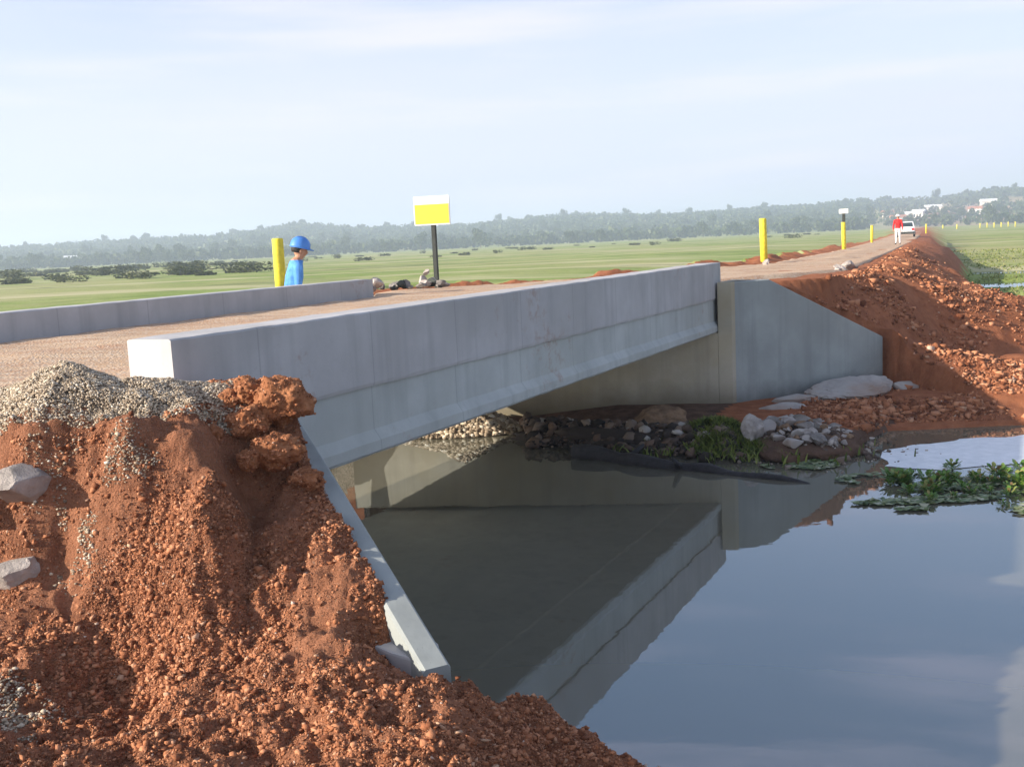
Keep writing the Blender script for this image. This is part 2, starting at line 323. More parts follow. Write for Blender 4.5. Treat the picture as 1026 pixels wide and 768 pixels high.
def m_leaf(name, stops, trans=.25, rough=.6, spec=.3):
    n = NT(name, rough, spec); c = n.ramp(n.island(), stops); n.col(c)
    tr = n.n('ShaderNodeBsdfTranslucent'); n.l(c, tr.inputs[0]); mx = n.n('ShaderNodeMixShader'); mx.inputs[0].default_value = trans
    n.l(n.b.outputs[0], mx.inputs[1]); n.l(tr.outputs[0], mx.inputs[2]); n.l(mx.outputs[0], n.t.nodes['Material Output'].inputs[0]); return n.m
M_TREE = m_leaf('tree_foliage', [(0, (.025, .042, .015)), (.5, (.05, .075, .024)), (1, (.10, .12, .045))])
M_BUSH = m_leaf('bush_foliage', [(0, (.035, .045, .016)), (.6, (.075, .09, .028)), (1, (.13, .13, .05))])
M_HYA = m_leaf('water_plant_leaf', [(0, (.06, .14, .02)), (.5, (.12, .24, .035)), (.8, (.19, .31, .06)), (.92, (.33, .30, .10)), (1, (.22, .13, .06))], .3, .35, .5)
M_FLOAT = m_leaf('floating_leaf', [(0, (.05, .09, .025)), (.45, (.12, .18, .05)), (.75, (.22, .25, .10)), (1, (.42, .42, .30))], .1, .4, .5)
M_MOSS = m_leaf('bright_weed', [(0, (.04, .06, .012)), (.5, (.12, .165, .022)), (1, (.26, .28, .07))], .3)
M_GRASS = m_leaf('grass_blades', [(0, (.11, .15, .03)), (.5, (.19, .225, .05)), (.85, (.27, .27, .09)), (1, (.38, .33, .17))], .3)
M_BARK = m_plain('bark', (.10, .075, .055), .95, .3)
# water: murky body under a mirror-like surface
n = NT('stream_water'); t = n.t
df = n.n('ShaderNodeBsdfDiffuse'); df.inputs[0].default_value = (.145, .130, .092, 1)
gl = n.n('ShaderNodeBsdfGlossy'); gl.inputs['Roughness'].default_value = .015; gl.inputs[0].default_value = (.82, .91, 1, 1)
fr = n.n('ShaderNodeFresnel'); fr.inputs[0].default_value = 2.9
rip = n.n('ShaderNodeBump'); rip.inputs['Strength'].default_value = .06; rip.inputs['Distance'].default_value = .01; n.l(n.noise(2.5, 3, .5, n.mapping((1, 1.6, 1))), rip.inputs['Height'])
n.l(rip.outputs[0], gl.inputs['Normal']); mx = n.n('ShaderNodeMixShader'); n.l(fr.outputs[0], mx.inputs[0]); n.l(df.outputs[0], mx.inputs[1]); n.l(gl.outputs[0], mx.inputs[2])
n.l(mx.outputs[0], t.nodes['Material Output'].inputs[0]); M_WATER = n.m
n = NT('pale_water_sheet', .45, .5); n.col(n.ramp(n.noise(6, 6, .7), [(.3, (.62, .66, .68)), (.65, (.84, .86, .88))])); n.bump(n.noise(18, 5), .006, .6); M_PALESHEET = n.m

# ------------------------------------------------------------------ ground sheet, banks
gx = axis(-3.4, 1.05, .012, .095, (-7, 14), 2600); gy = axis(2.95, 5.75, .012, .095, (0, 31), 2600)
X, Y = np.meshgrid(gx, gy); xf, yf = X.ravel(), Y.ravel()
Z = height(xf, yf)
nx, ny = len(gx), len(gy); print('ground grid', nx, ny)
ii = (np.arange(ny-1)[:, None]*nx+np.arange(nx-1)[None, :]).ravel()
quads = np.stack([ii, ii+1, ii+nx+1, ii+nx], 1)
cx = xf[quads].mean(1); cy = yf[quads].mean(1); cu, cv = to_uv(cx, cy)
wob = .35*vnoise(cx*1.3, cy*1.3, 71)+.25*vnoise(cx*5, cy*5, 72)
isnear = (cu < 5) & (cv > -4) & (cx > -14) & (cx < 9) & (cy > -8)
xr = np.interp(cy, TY, XR); xs_ = np.interp(cy, TY, XS); xl_ = np.interp(cy, TY, XL)
isemb = (~isnear) & (cy > 9) & (cy < 420) & (cx > xl_-.7+wob) & (cx < xs_+.75+wob*(.6+cy*.015)) & (cu > 5)
def sub(name, mask, mat):
    q = quads[mask]; used = np.unique(q); remap = np.full(len(xf), -1, np.int64); remap[used] = np.arange(len(used))
    return new_mesh(name, np.c_[xf[used], yf[used], Z[used]], remap[q].ravel(), 4, mat, smooth=True), used
usc = np.interp(cv, SV, SU); ufc = u_far(cv)
isshoal = (cu > 5) & (cv > -5.2) & (((cv < .3) & (cu < ufc+.3)) | ((cv >= .3) & ((cx-WF0[0])*(-(WF1-WF0).normalized()[1])+(cy-WF0[1])*(WF1-WF0).normalized()[0] < .12) & (cu < usc+.9+.8*wob)))
isshoal &= (cv < 2.7+1.5*wob) & ~isnear; isemb &= ~isshoal & ~((cv < -5.2) & (cu < 9.6))
sh_, _ = sub('shoal', isshoal, M_SHOAL); struct(sh_, 'dark wet mud at the waterline below the far abutment and wing wall', 'mud shoal')
isbeige = (cv < -4) & (cv > -13) & (cu < 9.6) & (cu > -14) & (cy < 22) & ~(isnear | isemb | isshoal)  # beige gravel cover made up to mirror in the water as sunlit wall
gb_, _ = sub('sunlit_tone_bank', isbeige, M_GRAVB); struct(gb_, 'stream bank on the far side of the bridge, its beige gravel made up to mirror as sunlit wall', 'stream bank')
g, used = sub('ground', ~(isnear | isemb | isshoal | isbeige), M_FIELD); struct(g)
gr = np.hypot(xf[used], yf[used]); gth = np.degrees(np.arctan2(xf[used], yf[used]))
bare = sm(18.5, 20.5, gth)*sm(28, 25, gth)*sm(520, 640, gr)*sm(1250, 900, gr)*np.clip(1+1.6*fbm(xf[used]/70, yf[used]/70, 3, 81), 0, 1)
a = g.data.attributes.new('bare', 'FLOAT', 'POINT'); a.data.foreach_set('value', bare.astype(np.float32))
nbk, _ = sub('earth_bank', isnear, M_MUD); struct(nbk, 'red muddy stream bank with loose clods in front of the bridge', 'earth bank')
eb, _ = sub('road_embankment', isemb, M_EMB); struct(eb, 'red earth embankment carrying the road beyond the bridge', 'embankment')
bm = bmesh.new(); bmesh.ops.create_grid(bm, x_segments=2, y_segments=2, size=170); w = obj('water', bm, M_WATER); w.location = (20, 60, 0); struct(w)

# road: one strip from the near bank over the deck and on along the embankment
st = [(W(-14, -5.2), W(-14, -2.6), 2.03), (W(-6, -5.0), W(-6, -2.5), 2.035), (W(-2.0, -4.62), W(-2.0, -1.75), 2.035), (W(-.4, -4.61), W(-.4, -.31), 2.035)]
st += [(W(u, -4.61), W(u, -.31), 2.035) for u in (2, 4, 6, 8, 8.8)] + [(W(9.6, -5.3), W(10.9, -.31), 2.035), (Vector((-2.0, 18.0, 0)), Vector((4.7, 17.0, 0)), 2.03)]
for y in (19.4, 21, 23, 25, 27, 33, 40, 46, 52, 62, 72, 90, 110, 134, 165, 200, 265, 330, 419):
    st.append((Vector((np.interp(y, TY, XL)+.1, y, 0)), Vector((np.interp(y, TY, XR)-.05, y, 0)), float(np.interp(y, TY, ZC))))
vs, fs = [], []; K = 26; rows = 0
for i in range(len(st)-1):
    (l0, r0, z0), (l1, r1, z1) = st[i], st[i+1]; seg = max(2, min(26, int((l1-l0).length/.16)))
    for j in range(seg + (i == len(st)-2)):
        f = j/seg
        for k in range(K+1):
            q = k/K; p = (l0.lerp(l1, f)).lerp(r0.lerp(r1, f), q)
            edge = min(q, 1-q)
            vs.append((p.x, p.y, z0+(z1-z0)*f+.012*min(1, edge*8)-(.16 if k in (0, K) else 0)))
        rows += 1
vs = np.array(vs); dist = np.hypot(vs[:, 0], vs[:, 1])
lat = np.tile(np.linspace(0, 1, K+1), rows)
vs[:, 2] += .020*fbm(vs[:, 0]/.5, vs[:, 1]/.5, 4, 90)*np.clip(dist/6, .5, 1.5) + .012*np.cos(lat*4*np.pi)
for r_ in range(rows-1):
    for k in range(K): b = r_*(K+1)+k; fs += [b, b+1, b+K+2, b+K+1]
road = new_mesh('road', vs, fs, 4, M_ROAD, smooth=True); struct(road)

# ------------------------------------------------------------------ prism helper
def prism(bm, poly, z0, z1, bev=0.):
    """poly: list of xy; z1 may be a list of tops per point"""
    n = len(poly); zt = z1 if hasattr(z1, '__len__') else [z1]*n; zb = z0 if hasattr(z0, '__len__') else [z0]*n
    lo = [bm.verts.new((p[0], p[1], zb[i])) for i, p in enumerate(poly)]; hi = [bm.verts.new((p[0], p[1], zt[i])) for i, p in enumerate(poly)]
    fl = [bm.faces.new(lo[::-1]), bm.faces.new(hi)]
    for i in range(n): j = (i+1) % n; fl.append(bm.faces.new((lo[i], lo[j], hi[j], hi[i])))
    bmesh.ops.recalc_face_normals(bm, faces=fl)
    if bev:
        es = {e for f in fl for e in f.edges}
        bmesh.ops.bevel(bm, geom=list(es), offset=bev, segments=2, affect='EDGES', profile=.6)
def profile_sweep(bm, prof, u0, u1, du=lambda v: 0, n=24, jit=.0):
    """a (v,z) outline swept along the bridge axis from u0 to u1 (ends may be skewed by du(v))"""
    rings = []
    for i in range(n+1):
        f = i/n; rings.append([bm.verts.new(W(u0+(u1-u0)*f+du(v), v+random.uniform(-jit, jit), z+random.uniform(-jit, jit))) for v, z in prof])
    fl = []
    for a_, b_ in zip(rings, rings[1:]):
        for k in range(len(prof)): j = (k+1) % len(prof); fl.append(bm.faces.new((a_[k], a_[j], b_[j], b_[k])))
    fl += [bm.faces.new(rings[0][::-1]), bm.faces.new(rings[-1])]; bmesh.ops.recalc_face_normals(bm, faces=fl)

# ------------------------------------------------------------------ bridge
br = empty('bridge', W(5.6, -2.45, 0)); tag(br, 'new grey concrete slab bridge with low parapets over the still stream', 'bridge')
O = Vector(W(5.6, -2.45, 0))
def bpart(name, bm, mat): bmesh.ops.translate(bm, verts=bm.verts, vec=-O); return obj(name, bm, mat, br)
skew = lambda v: .35*v
bm = bmesh.new(); profile_sweep(bm, [(-4.9, 1.34), (-.55, 1.34), (-.45, 1.29), (.035, 1.29), (.055, 1.31), (.055, 1.385), (0, 1.46), (0, 1.772), (-4.9, 1.772)], .0, 11.2, lambda v: .37*min(0, v+.1), 60, .003)
bpart('deck_slab', bm, M_CONC2)
bm = bmesh.new(); profile_sweep(bm, [(-.28, 1.775), (.022, 1.775), (.028, 1.80), (.028, 2.30), (.016, 2.31), (-.29, 2.31), (-.30, 2.30), (-.30, 1.80)], 0, 11.2, lambda v: 0, 60, .003)
bpart('parapet', bm, M_CONC)
bm = bmesh.new(); profile_sweep(bm, [(-5.20, 1.775), (-4.62, 1.775), (-4.62, 2.30), (-4.632, 2.31), (-4.91, 2.31), (-4.92, 2.30), (-4.92, 1.80)], -2.4, 8.85, lambda v: 0, 60, .003)
bpart('parapet', bm, M_CONC)
def uvp(*p): return [W(a_, b_) for a_, b_ in p]
# far abutment: body under the deck, cheek beside the deck end
bm = bmesh.new(); prism(bm, uvp((u_far(-5.3), -5.3), (u_far(.06), .06), (u_far(.06)+1.0, .06), (u_far(-5.3)+1.0, -5.3)), -.9, 1.285)
prism(bm, uvp((u_far(.063), .063), (u_far(.3)-.04, .26), (u_far(.3), .30), (u_far(.3)+.5, .45), (u_far(.3)+.8, .063)), -.9, 2.03, .008)
prism(bm, uvp((u_far(-5.3)+.75, -5.3), (11.215, -.30), (11.215, .055), (12.0, .055), (u_far(-5.3)+1.3, -5.3)), 1.28, 1.96)
bpart('abutment', bm, M_ABUT)
bm = bmesh.new(); prism(bm, uvp((u_near(-5.3), -5.3), (u_near(.06), .06), (u_near(.06)-.9, .06), (u_near(-5.3)-.9, -5.3)), -.9, 1.285)
prism(bm, uvp((u_near(.063), .063), (u_near(.3), .30), (u_near(.3)-.5, .35), (u_near(.3)-.7, .063)), -.9, 1.97)
bpart('abutment', bm, M_ABUT)
def wing(p0, p1, flat, z0, z1, th, back):
    d = (p1-p0); L = d.length; d = d/L; nb = Vector((-d.y, d.x, 0))*(1 if back > 0 else -1)
    pts = []; ts = [0, flat]+[flat+(1-flat)*k/8 for k in range(1, 9)]
    bm = bmesh.new(); rings = []
    for t_ in ts:
        zt = z0 if t_ <= flat else z0+(z1-z0)*((t_-flat)/(1-flat))
        p = p0+d*L*t_; q = p+nb*th
        rings.append([bm.verts.new((p.x, p.y, -.9)), bm.verts.new((p.x, p.y, zt-.012)), bm.verts.new((p.x+nb.x*.012, p.y+nb.y*.012, zt)), bm.verts.new((q.x-nb.x*.012, q.y-nb.y*.012, zt)), bm.verts.new((q.x, q.y, zt-.012)), bm.verts.new((q.x, q.y, -.9))])
    for a_, b_ in zip(rings, rings[1:]):
        for k in range(6): bm.faces.new((a_[k], a_[(k+1) % 6], b_[(k+1) % 6], b_[k]))
    bm.faces.new(rings[0]); bm.faces.new(rings[-1][::-1]); bmesh.ops.recalc_face_normals(bm, faces=bm.faces); return bm
bpart('wing_wall', wing(W(10.952, .302), W(13.2, 2.08), .22, 2.03, 1.0, .24, 1), M_WING)
bpart('wing_wall', wing(WN0, WN1, .06, 2.0, 1.09, .12, -1), M_WING)

bm = bmesh.new(); prism(bm, [(-.33, 4.02), (-.36, 4.22), (-.47, 4.42), (-.60, 4.52), (-.80, 4.50), (-.70, 4.30), (-.55, 4.14), (-.42, 4.04)], .55, 1.10, .012)
bpart('footing', bm, M_CONC)
# ------------------------------------------------------------------ scatter helpers
def ico(sub=1):
    bm = bmesh.new(); bmesh.ops.create_icosphere(bm, subdivisions=sub, radius=1); v = np.array([x.co[:] for x in bm.verts]); f = np.array([[q.index for q in p.verts] for p in bm.faces]); bm.free(); return v, f
ICO1, ICO2 = ico(1), ico(2)
CUB = (np.array([(-1, -1, -1), (1, -1, -1), (1, 1, -1), (-1, 1, -1), (-1, -1, 1), (1, -1, 1), (1, 1, 1), (-1, 1, 1)])*.62, np.array([(0, 2, 1), (0, 3, 2), (4, 5, 6), (4, 6, 7), (0, 1, 5), (0, 5, 4), (1, 2, 6), (1, 6, 5), (2, 3, 7), (2, 7, 6), (3, 0, 4), (3, 4, 7)]))
def pebbles(name, P, r, mat, parent=None, base=ICO1, flat=.7, jit=.28, smooth=False):
    v0, f0 = base; n_ = len(P); nv = len(v0)
    vv = v0[None]*(1+RNG.uniform(-jit, jit, (n_, nv, 1)))+RNG.uniform(-.3, .3, (n_, nv, 3))*jit
    sc = np.c_[RNG.uniform(.6, 1.5, n_), RNG.uniform(.6, 1.3, n_), RNG.uniform(flat*.6, flat*1.35, n_)]*np.asarray(r)[:, None]
    vv = vv*sc[:, None, :]
    ang = RNG.uniform(0, 6.283, n_); tl = RNG.uniform(-.6, .6, n_)
    c, s = np.cos(tl)[:, None], np.sin(tl)[:, None]; y2 = vv[..., 1]*c-vv[..., 2]*s; z2 = vv[..., 1]*s+vv[..., 2]*c
    c, s = np.cos(ang)[:, None], np.sin(ang)[:, None]; x3 = vv[..., 0]*c-y2*s; y3 = vv[..., 0]*s+y2*c
    vv = np.stack([x3, y3, z2], -1)+np.asarray(P)[:, None, :]
    ff = (f0[None]+(np.arange(n_)*nv)[:, None, None]).reshape(-1)
    return new_mesh(name, vv.reshape(-1, 3), ff, 3, mat, parent, smooth)
def drop(x, y): return height(np.asarray(x, float), np.asarray(y, float))

# loose crumbs over the near bank
N = 560000
x = RNG.uniform(-3.4, 1.1, N); y = RNG.uniform(2.9, 5.7, N); x[:90000] = RNG.uniform(-2.1, -.6, 90000); y[:90000] = RNG.uniform(4.1, 5.15, 90000); z = drop(x, y); u_, v_ = to_uv(x, y)
dens = .5+1.2*(fbm(x/.4, y/.4, 4, 101)+.1)
gpatch = np.minimum(((x+1.9)/.28)**2+((y-4.62)/.12)**2, ((x+2.02)/.20)**2+((y-3.72)/.20)**2)
k = (z > .03) & (v_ > .1) & (RNG.random(N) < dens) & ~((z > 1.98) & (v_ < .35)) & ((gpatch > 1.) | (RNG.random(N) < .35))
x, y, z = x[k], y[k], z[k]; r = np.clip(.0022*RNG.pareto(2.4, len(x))+.0024, .0024, .014)
cr = pebbles('loose_earth', np.c_[x, y, z+r*.15], r, M_CRUMB, base=CUB, flat=.8, jit=.6); tag(cr, 'loose red crumbs and pebbles over the muddy bank in front', 'loose earth', kind='stuff')
N = 6500; a_ = RNG.uniform(0, 6.283, N); q = np.sqrt(RNG.random(N))
half = N//2; x = np.r_[-1.9+.30*np.cos(a_[:half])*q[:half], -2.02+.22*np.cos(a_[half:])*q[half:]]; y = np.r_[4.62+.12*np.sin(a_[:half])*q[:half], 3.72+.22*np.sin(a_[half:])*q[half:]]
x += RNG.normal(0, .05, N); y += RNG.normal(0, .03, N); k = (fbm(x/.12, y/.12, 3, 107) > -.02) & (RNG.random(N) < .8); x, y = x[k], y[k]; N = len(x)
r = RNG.uniform(.0025, .007, N)*(1+.8*(RNG.random(N) < .06)); z = drop(x, y)
N2 = 110000; xe = RNG.uniform(2.5, 22, N2); ye = 13.4+26*RNG.random(N2)**1.6; xe[:30000] = RNG.uniform(4.4, 10.5, 30000); ye[:30000] = RNG.uniform(13.4, 20.5, 30000); ue, ve = to_uv(xe, ye)
k2 = (xe > np.interp(ye, TY, XR)+.1) & (xe < np.interp(ye, TY, XS)+1.0) & (RNG.random(N2) < .5+1.4*fbm(xe/.9, ye/.9, 3, 109)); xe, ye = xe[k2], ye[k2]; ze = drop(xe, ye); k2 = (ze > .06) & ~((ze > 2.1)); tq = (xe-WF0[0])*(-(WF1-WF0).normalized()[1])+(ye-WF0[1])*(WF1-WF0).normalized()[0]; k2 &= (tq > .3) | (ye < 16.6)
xe, ye, ze = xe[k2], ye[k2], ze[k2]; re_ = np.clip(.016*RNG.pareto(2.6, len(xe))+.011, .011, .065)
ce = pebbles('loose_earth', np.c_[xe, ye, ze+re_*.2], re_, M_CRUMB, base=CUB, flat=.8, jit=.6); tag(ce, 'red clods and crumbs strewn over the embankment slope right of the far wing wall', 'loose earth', kind='stuff')
gp = pebbles('spilled_gravel', np.c_[x, y, z+r*.3], r, M_GRAV); tag(gp, 'two thin pale patches of spilled gravel on the red mud', 'gravel', kind='stuff')

def heap(name, c, rx, ry, h, ns, rr, label, rot=0., base_mat=M_GRAVB, floor=None):
    root = empty(name, c)
    m = 60; vs = []; fs = []
    rings = np.linspace(0, 1.0, 26)
    def hh(px, py):
        q = np.sqrt((px/rx)**2+(py/ry)**2); e = 1+.35*fbm(np.asarray(px*2.5+c[0]), np.asarray(py*2.5), 3, 111)
        return h*np.clip(1-q/e, 0, 1)**1.05*(1+.25*fbm(np.asarray(px*4.), np.asarray(py*4.), 3, 112))
    def gz(px, py): return drop(px+c[0], py+c[1])-c[2] if floor is None else np.full(np.shape(px), floor-c[2])
    th = np.linspace(0, 2*np.pi, m, endpoint=False)
    px = np.array([rx*1.15*q*np.cos(th) for q in rings]).ravel(); py = np.array([ry*1.15*q*np.sin(th) for q in rings]).ravel()
    pz = gz(px, py)+hh(px, py)-.012
    for i in range(len(rings)-1):
        for j in range(m): fs += [i*m+j, i*m+(j+1) % m, (i+1)*m+(j+1) % m, (i+1)*m+j]
    new_mesh('mound', np.c_[px, py, pz], fs, 4, base_mat, root, True)
    th = RNG.uniform(0, 6.283, ns); q = np.sqrt(RNG.random(ns))*1.12; px = rx*q*np.cos(th); py = ry*q*np.sin(th); r_ = RNG.uniform(*rr, ns)
    p = pebbles('stones', np.c_[px, py, gz(px, py)+hh(px, py)+r_*.2], r_, M_GRAV, root); p['kind'] = 'stuff'
    tag(root, label, 'gravel heap'); return root
heap('gravel_heap', (-2.26, 5.24, 2.0), .86, .42, .20, 46000, (.0025, .0075), 'grey gravel heap on the near road edge beside the parapet end')
heap('gravel_heap', (-.75, 15.45, .12), 1.0, .55, .42, 3200, (.02, .055), 'pale sunlit gravel heap at the waterline below the far abutment', floor=.02)

# ------------------------------------------------------------------ rocks and clods
def rock_mesh(seed, sub=4, amp=.28, freq=1.3, angular=0., fine=.05):
    bm = bmesh.new(); bmesh.ops.create_icosphere(bm, subdivisions=sub, radius=1); off = Vector((seed*13.7, seed*7.1, seed*3.3)); rnd = random.Random(seed)
    planes = [(Vector((rnd.uniform(-1, 1), rnd.uniform(-1, 1), rnd.uniform(-1, 1))).normalized(), rnd.uniform(.38, .78)) for _ in range(11)]
    for v in bm.verts:
        p = v.co.copy(); d = 1+amp*mnoise.fractal(p*freq+off, 1., 2., 4)+fine*mnoise.fractal(p*6+off, .8, 2., 4)
        q = p*d
        if angular:
            for nn, dd in planes:
                e = q.dot(nn)-dd
                if e > 0: q -= nn*e*angular
        v.co = q
    return bm
def rock(name, loc, size, seed, mat, label, cat, rz=0., sub=4, amp=.28, angular=0., fine=.05, group=None, tilt=0.):
    bm = rock_mesh(seed, sub, amp, 1.3, angular, fine); bmesh.ops.scale(bm, vec=size, verts=bm.verts)
    o = obj(name, bm, mat, smooth=not angular); o.location = loc; o.rotation_euler = (tilt, tilt*.6, rz); tag(o, label, cat, group); return o
G = 'earth clods beside the near wing wall'
CL = [(-1.16, 5.22, 2.02, .125, .115, 'largest hollowed red earth clod, perched against the bridge parapet face'),
      (-1.33, 5.30, 2.06, .09, .08, 'rounded red clod topmost of the heap by the parapet'),
      (-1.44, 5.28, 2.02, .075, .06, 'dark flat red clod at the left shoulder of the clod heap'),
      (-1.30, 5.10, 1.93, .09, .075, 'knobby orange clod in the middle of the clod heap'),
      (-1.47, 5.00, 1.90, .06, .055, 'small red clod lying where the gravel heap ends'),
      (-1.16, 5.02, 1.80, .105, .085, 'broad crumbling clod below the largest hollowed clod'),
      (-1.28, 4.95, 1.78, .06, .05, 'small clod wedged under the broad crumbling clod'),
      (-1.02, 5.00, 1.66, .075, .05, 'pale flecked clod lowest of the heap, near the wing wall'),
      (-.78, 4.62, 1.30, .085, .055, 'sunlit orange clod alone on the shaded slope beside the wing wall')]
for k, (x_, y_, z_, s1, s2, lb) in enumerate(CL):
    o = rock('earth_clod', (x_, y_, z_), (s1*1.12, s1, s2), 40+k, M_CLOD, lb, 'earth clod', k*1.3, 5, .34, 0, .07)
    nc = int(16000*s1*s1*8); vv_ = np.array([q.co[:] for q in o.data.vertices]); pick = RNG.integers(0, len(vv_), nc); pp = vv_[pick]*RNG.uniform(.97, 1.02, (nc, 1)); pp = pp[fbm(pp[:, 0]*22+k, pp[:, 1]*22+pp[:, 2]*31, 3, 151) > -.04]
    cc = pebbles('crumbs', pp, np.clip(.002*RNG.pareto(2.3, len(pp))+.0028, .0028, .011), M_CRUMB, o, CUB, .8, .6); cc['kind'] = 'stuff'
for k, (x_, y_, z_, s, lb) in enumerate([(-2.22, 4.63, 1.80, (.17, .14, .11), 'angular grey rock at the left edge below the gravel heap'),
        (-2.25, 4.50, 1.60, (.13, .12, .11), 'pale squared rock half buried below the angular grey rock'),
        (-2.50, 4.66, 1.78, (.16, .12, .12), 'light grey rock cut off by the left edge of the view')]):
    rock('rock', (x_, y_, float(drop([x_], [y_])[0])+.035), s, 70+k, M_PALE, lb, 'rock', k*.8, 4, .2, .95, .03)
# debris under the far bridge end
rock('concrete_chunk', (5.15, 15.72, .26), (.82, .5, .24), 81, M_RUBBLE, 'largest pale broken concrete chunk lying at the foot of the far wing wall', 'concrete chunk', .45, 5, .22, .5, .10)
rock('concrete_chunk', (4.25, 15.35, .22), (.55, .34, .16), 82, M_RUBBLE, 'flat pale concrete chunk between the wing wall and the rubble stones', 'concrete chunk', .3, 5, .2, .7, .08, tilt=.12)
rock('concrete_chunk', (3.02, 13.05, .20), (.20, .16, .26), 83, M_PALE, 'upright pale concrete chunk with a sheer face beside the green weed', 'concrete chunk', .2, 4, .15, .95, .05)
rock('concrete_chunk', (5.75, 15.6, .10), (.55, .25, .10), 84, M_ROCK, 'low grey slab edge lapping the water right of the largest chunk', 'concrete chunk', .3, 5, .2, .6, .08)
rock('concrete_chunk', (3.75, 14.75, .20), (.42, .22, .14), 86, M_RUBBLE, 'small flat tilted concrete chunk in front of the flat pale chunk', 'concrete chunk', -.3, 5, .2, .8, .08, tilt=-.2)
rock('concrete_chunk', (6.15, 16.1, .22), (.40, .28, .20), 87, M_RUBBLE, 'pale concrete chunk at the right foot of the wing wall end', 'concrete chunk', .8, 5, .25, .7, .10)
rock('boulder', (2.02, 14.2, .20), (.40, .30, .27), 85, M_BROWN, 'rounded brown boulder among dark debris below the far abutment', 'boulder', .4, 5, .2, .2, .06)
pts = [(3.2+RNG.uniform(0, 1.0), 12.55+RNG.uniform(0, 1.7)) for _ in range(120)]
for k, (x_, y_) in enumerate(pts):
    s = RNG.uniform(.03, .10)*(1 if k % 6 else 1.7); z_ = .10+.22*math.exp(-((x_-3.6)/.5)**2-((y_-13.3)/.8)**2)
    rock('rubble_stone', (x_, y_, z_), (s*1.2, s, s*.75), 100+k, (M_RUBBLE, M_PALE, M_ROCK, M_BROWN)[k % 4], 'broken stone in the rubble pile at the waterline below the far wing wall', 'rubble stone', k, 3, .25, .9, .06, 'rubble stones at the waterline')
bm = rock_mesh(91, 4, .3, 1.2, 0, .1); bmesh.ops.scale(bm, vec=(.75, 1.05, .22), verts=bm.verts); o = obj('rubble_mound', bm, M_SHOAL, smooth=True); o.location = (3.65, 13.35, .02); o.rotation_euler = (0, 0, -.2)
tag(o, 'low muddy mound that carries the rubble stones at the waterline', 'earth mound')
# dark debris, weed, log
N = 2600; q = RNG.normal(0, .42, N); x = 3.65+q; y = 13.35+RNG.normal(0, .5, N)-q*.2; r_ = np.clip(.012*RNG.pareto(2.2, N)+.012, .012, .07); z = .0+.22*np.sqrt(np.clip(1-((x-3.65)/.75)**2-((y-13.35)/1.05)**2, 0, 1))
o = pebbles('rubble_chips', np.c_[x, y, z+r_*.3], r_, M_CHIPS, base=CUB, jit=.5); tag(o, 'small grey brown chips and dirt between the rubble stones at the waterline', 'rubble', kind='stuff')
N = 5600; f = RNG.random(N); sx = RNG.normal(0, .45, N); x = .15+f*2.6; y = 14.75-f*1.6+sx*.75
z = .06+.22*np.exp(-(sx/.5)**2)*(.5+.5*RNG.random(N)); db = pebbles('debris', np.c_[x, y, z], np.clip(.014*RNG.pareto(2., N)+.012, .012, .10), M_DEBRIS); tag(db, 'dark wet stones and rotting debris under the far end of the bridge', 'debris', kind='stuff')
bm = rock_mesh(92, 4, .3, 1.4, 0, .12); bmesh.ops.scale(bm, vec=(1.65, .50, .24), verts=bm.verts); o = obj('debris_bank', bm, M_DEBRIS, smooth=True); o.location = (1.45, 13.95, 0); o.rotation_euler = (0, 0, math.atan2(-1.6, 2.6)); tag(o, 'dark mud bank under the debris below the far abutment', 'mud bank')
def blades(name, P, hgt, wid, mat, lean=.5, seed=3, parent=None):
    n_ = len(P); rg = np.random.default_rng(seed); P = np.asarray(P); a_ = rg.uniform(0, 6.283, n_); h_ = np.asarray(hgt)*rg.uniform(.6, 1.2, n_); w_ = np.asarray(wid)*rg.uniform(.7, 1.3, n_)
    d = np.c_[np.cos(a_), np.sin(a_), np.zeros(n_)]; b_ = rg.uniform(0, 6.283, n_); l = np.c_[np.cos(b_), np.sin(b_), np.zeros(n_)]*(lean*h_*rg.random(n_))[:, None]
    up = np.c_[np.zeros(n_), np.zeros(n_), h_]
    v = np.stack([P-d*w_[:, None], P+d*w_[:, None], P+d*w_[:, None]*.8+l*.35+up*.55, P-d*w_[:, None]*.8+l*.35+up*.55, P+l+up], 1).reshape(-1, 3)
    i5 = np.arange(n_)[:, None]*5; tri = np.concatenate([i5+[0, 1, 2], i5+[0, 2, 3], i5+[3, 2, 4]], 1).reshape(-1)
    return new_mesh(name, v, tri, 3, mat, parent)
N = 11000; x = RNG.normal(2.62, .55, N); y = 13.35-(x-2.75)*.35+RNG.normal(0, .42, N); k = fbm(x/.25, y/.25, 3, 121) > -.06; x, y = x[k], y[k]; z = .04+.26*np.exp(-((x-2.6)/.5)**2-((y-13.4)/.5)**2)
o = blades('weeds', np.c_[x, y, z], .10, .012, M_MOSS, 1.3); tag(o, 'bright green low weeds growing on the debris below the far wing wall', 'weeds', kind='stuff')
def tube(bm, pts, rad, seg=12, wob=0.):
    pts = [Vector(p) for p in pts]; rings = []
    for i, p in enumerate(pts):
        d = (pts[min(i+1, len(pts)-1)]-pts[max(i-1, 0)]).normalized(); s_ = d.cross(Vector((0, 0, 1)) if abs(d.z) < .9 else Vector((1, 0, 0))).normalized(); t_ = s_.cross(d)
        r_ = rad[i] if hasattr(rad, '__len__') else rad
        rings.append([bm.verts.new(p+(s_*math.cos(a_)+t_*math.sin(a_))*r_*(1+random.uniform(-wob, wob))) for a_ in [2*math.pi*k/seg for k in range(seg)]])
    for a_, b_ in zip(rings, rings[1:]):
        for k in range(seg): bm.faces.new((a_[k], a_[(k+1) % seg], b_[(k+1) % seg], b_[k]))
    bm.faces.new(rings[0][::-1]); bm.faces.new(rings[-1]); bmesh.ops.recalc_face_normals(bm, faces=bm.faces)
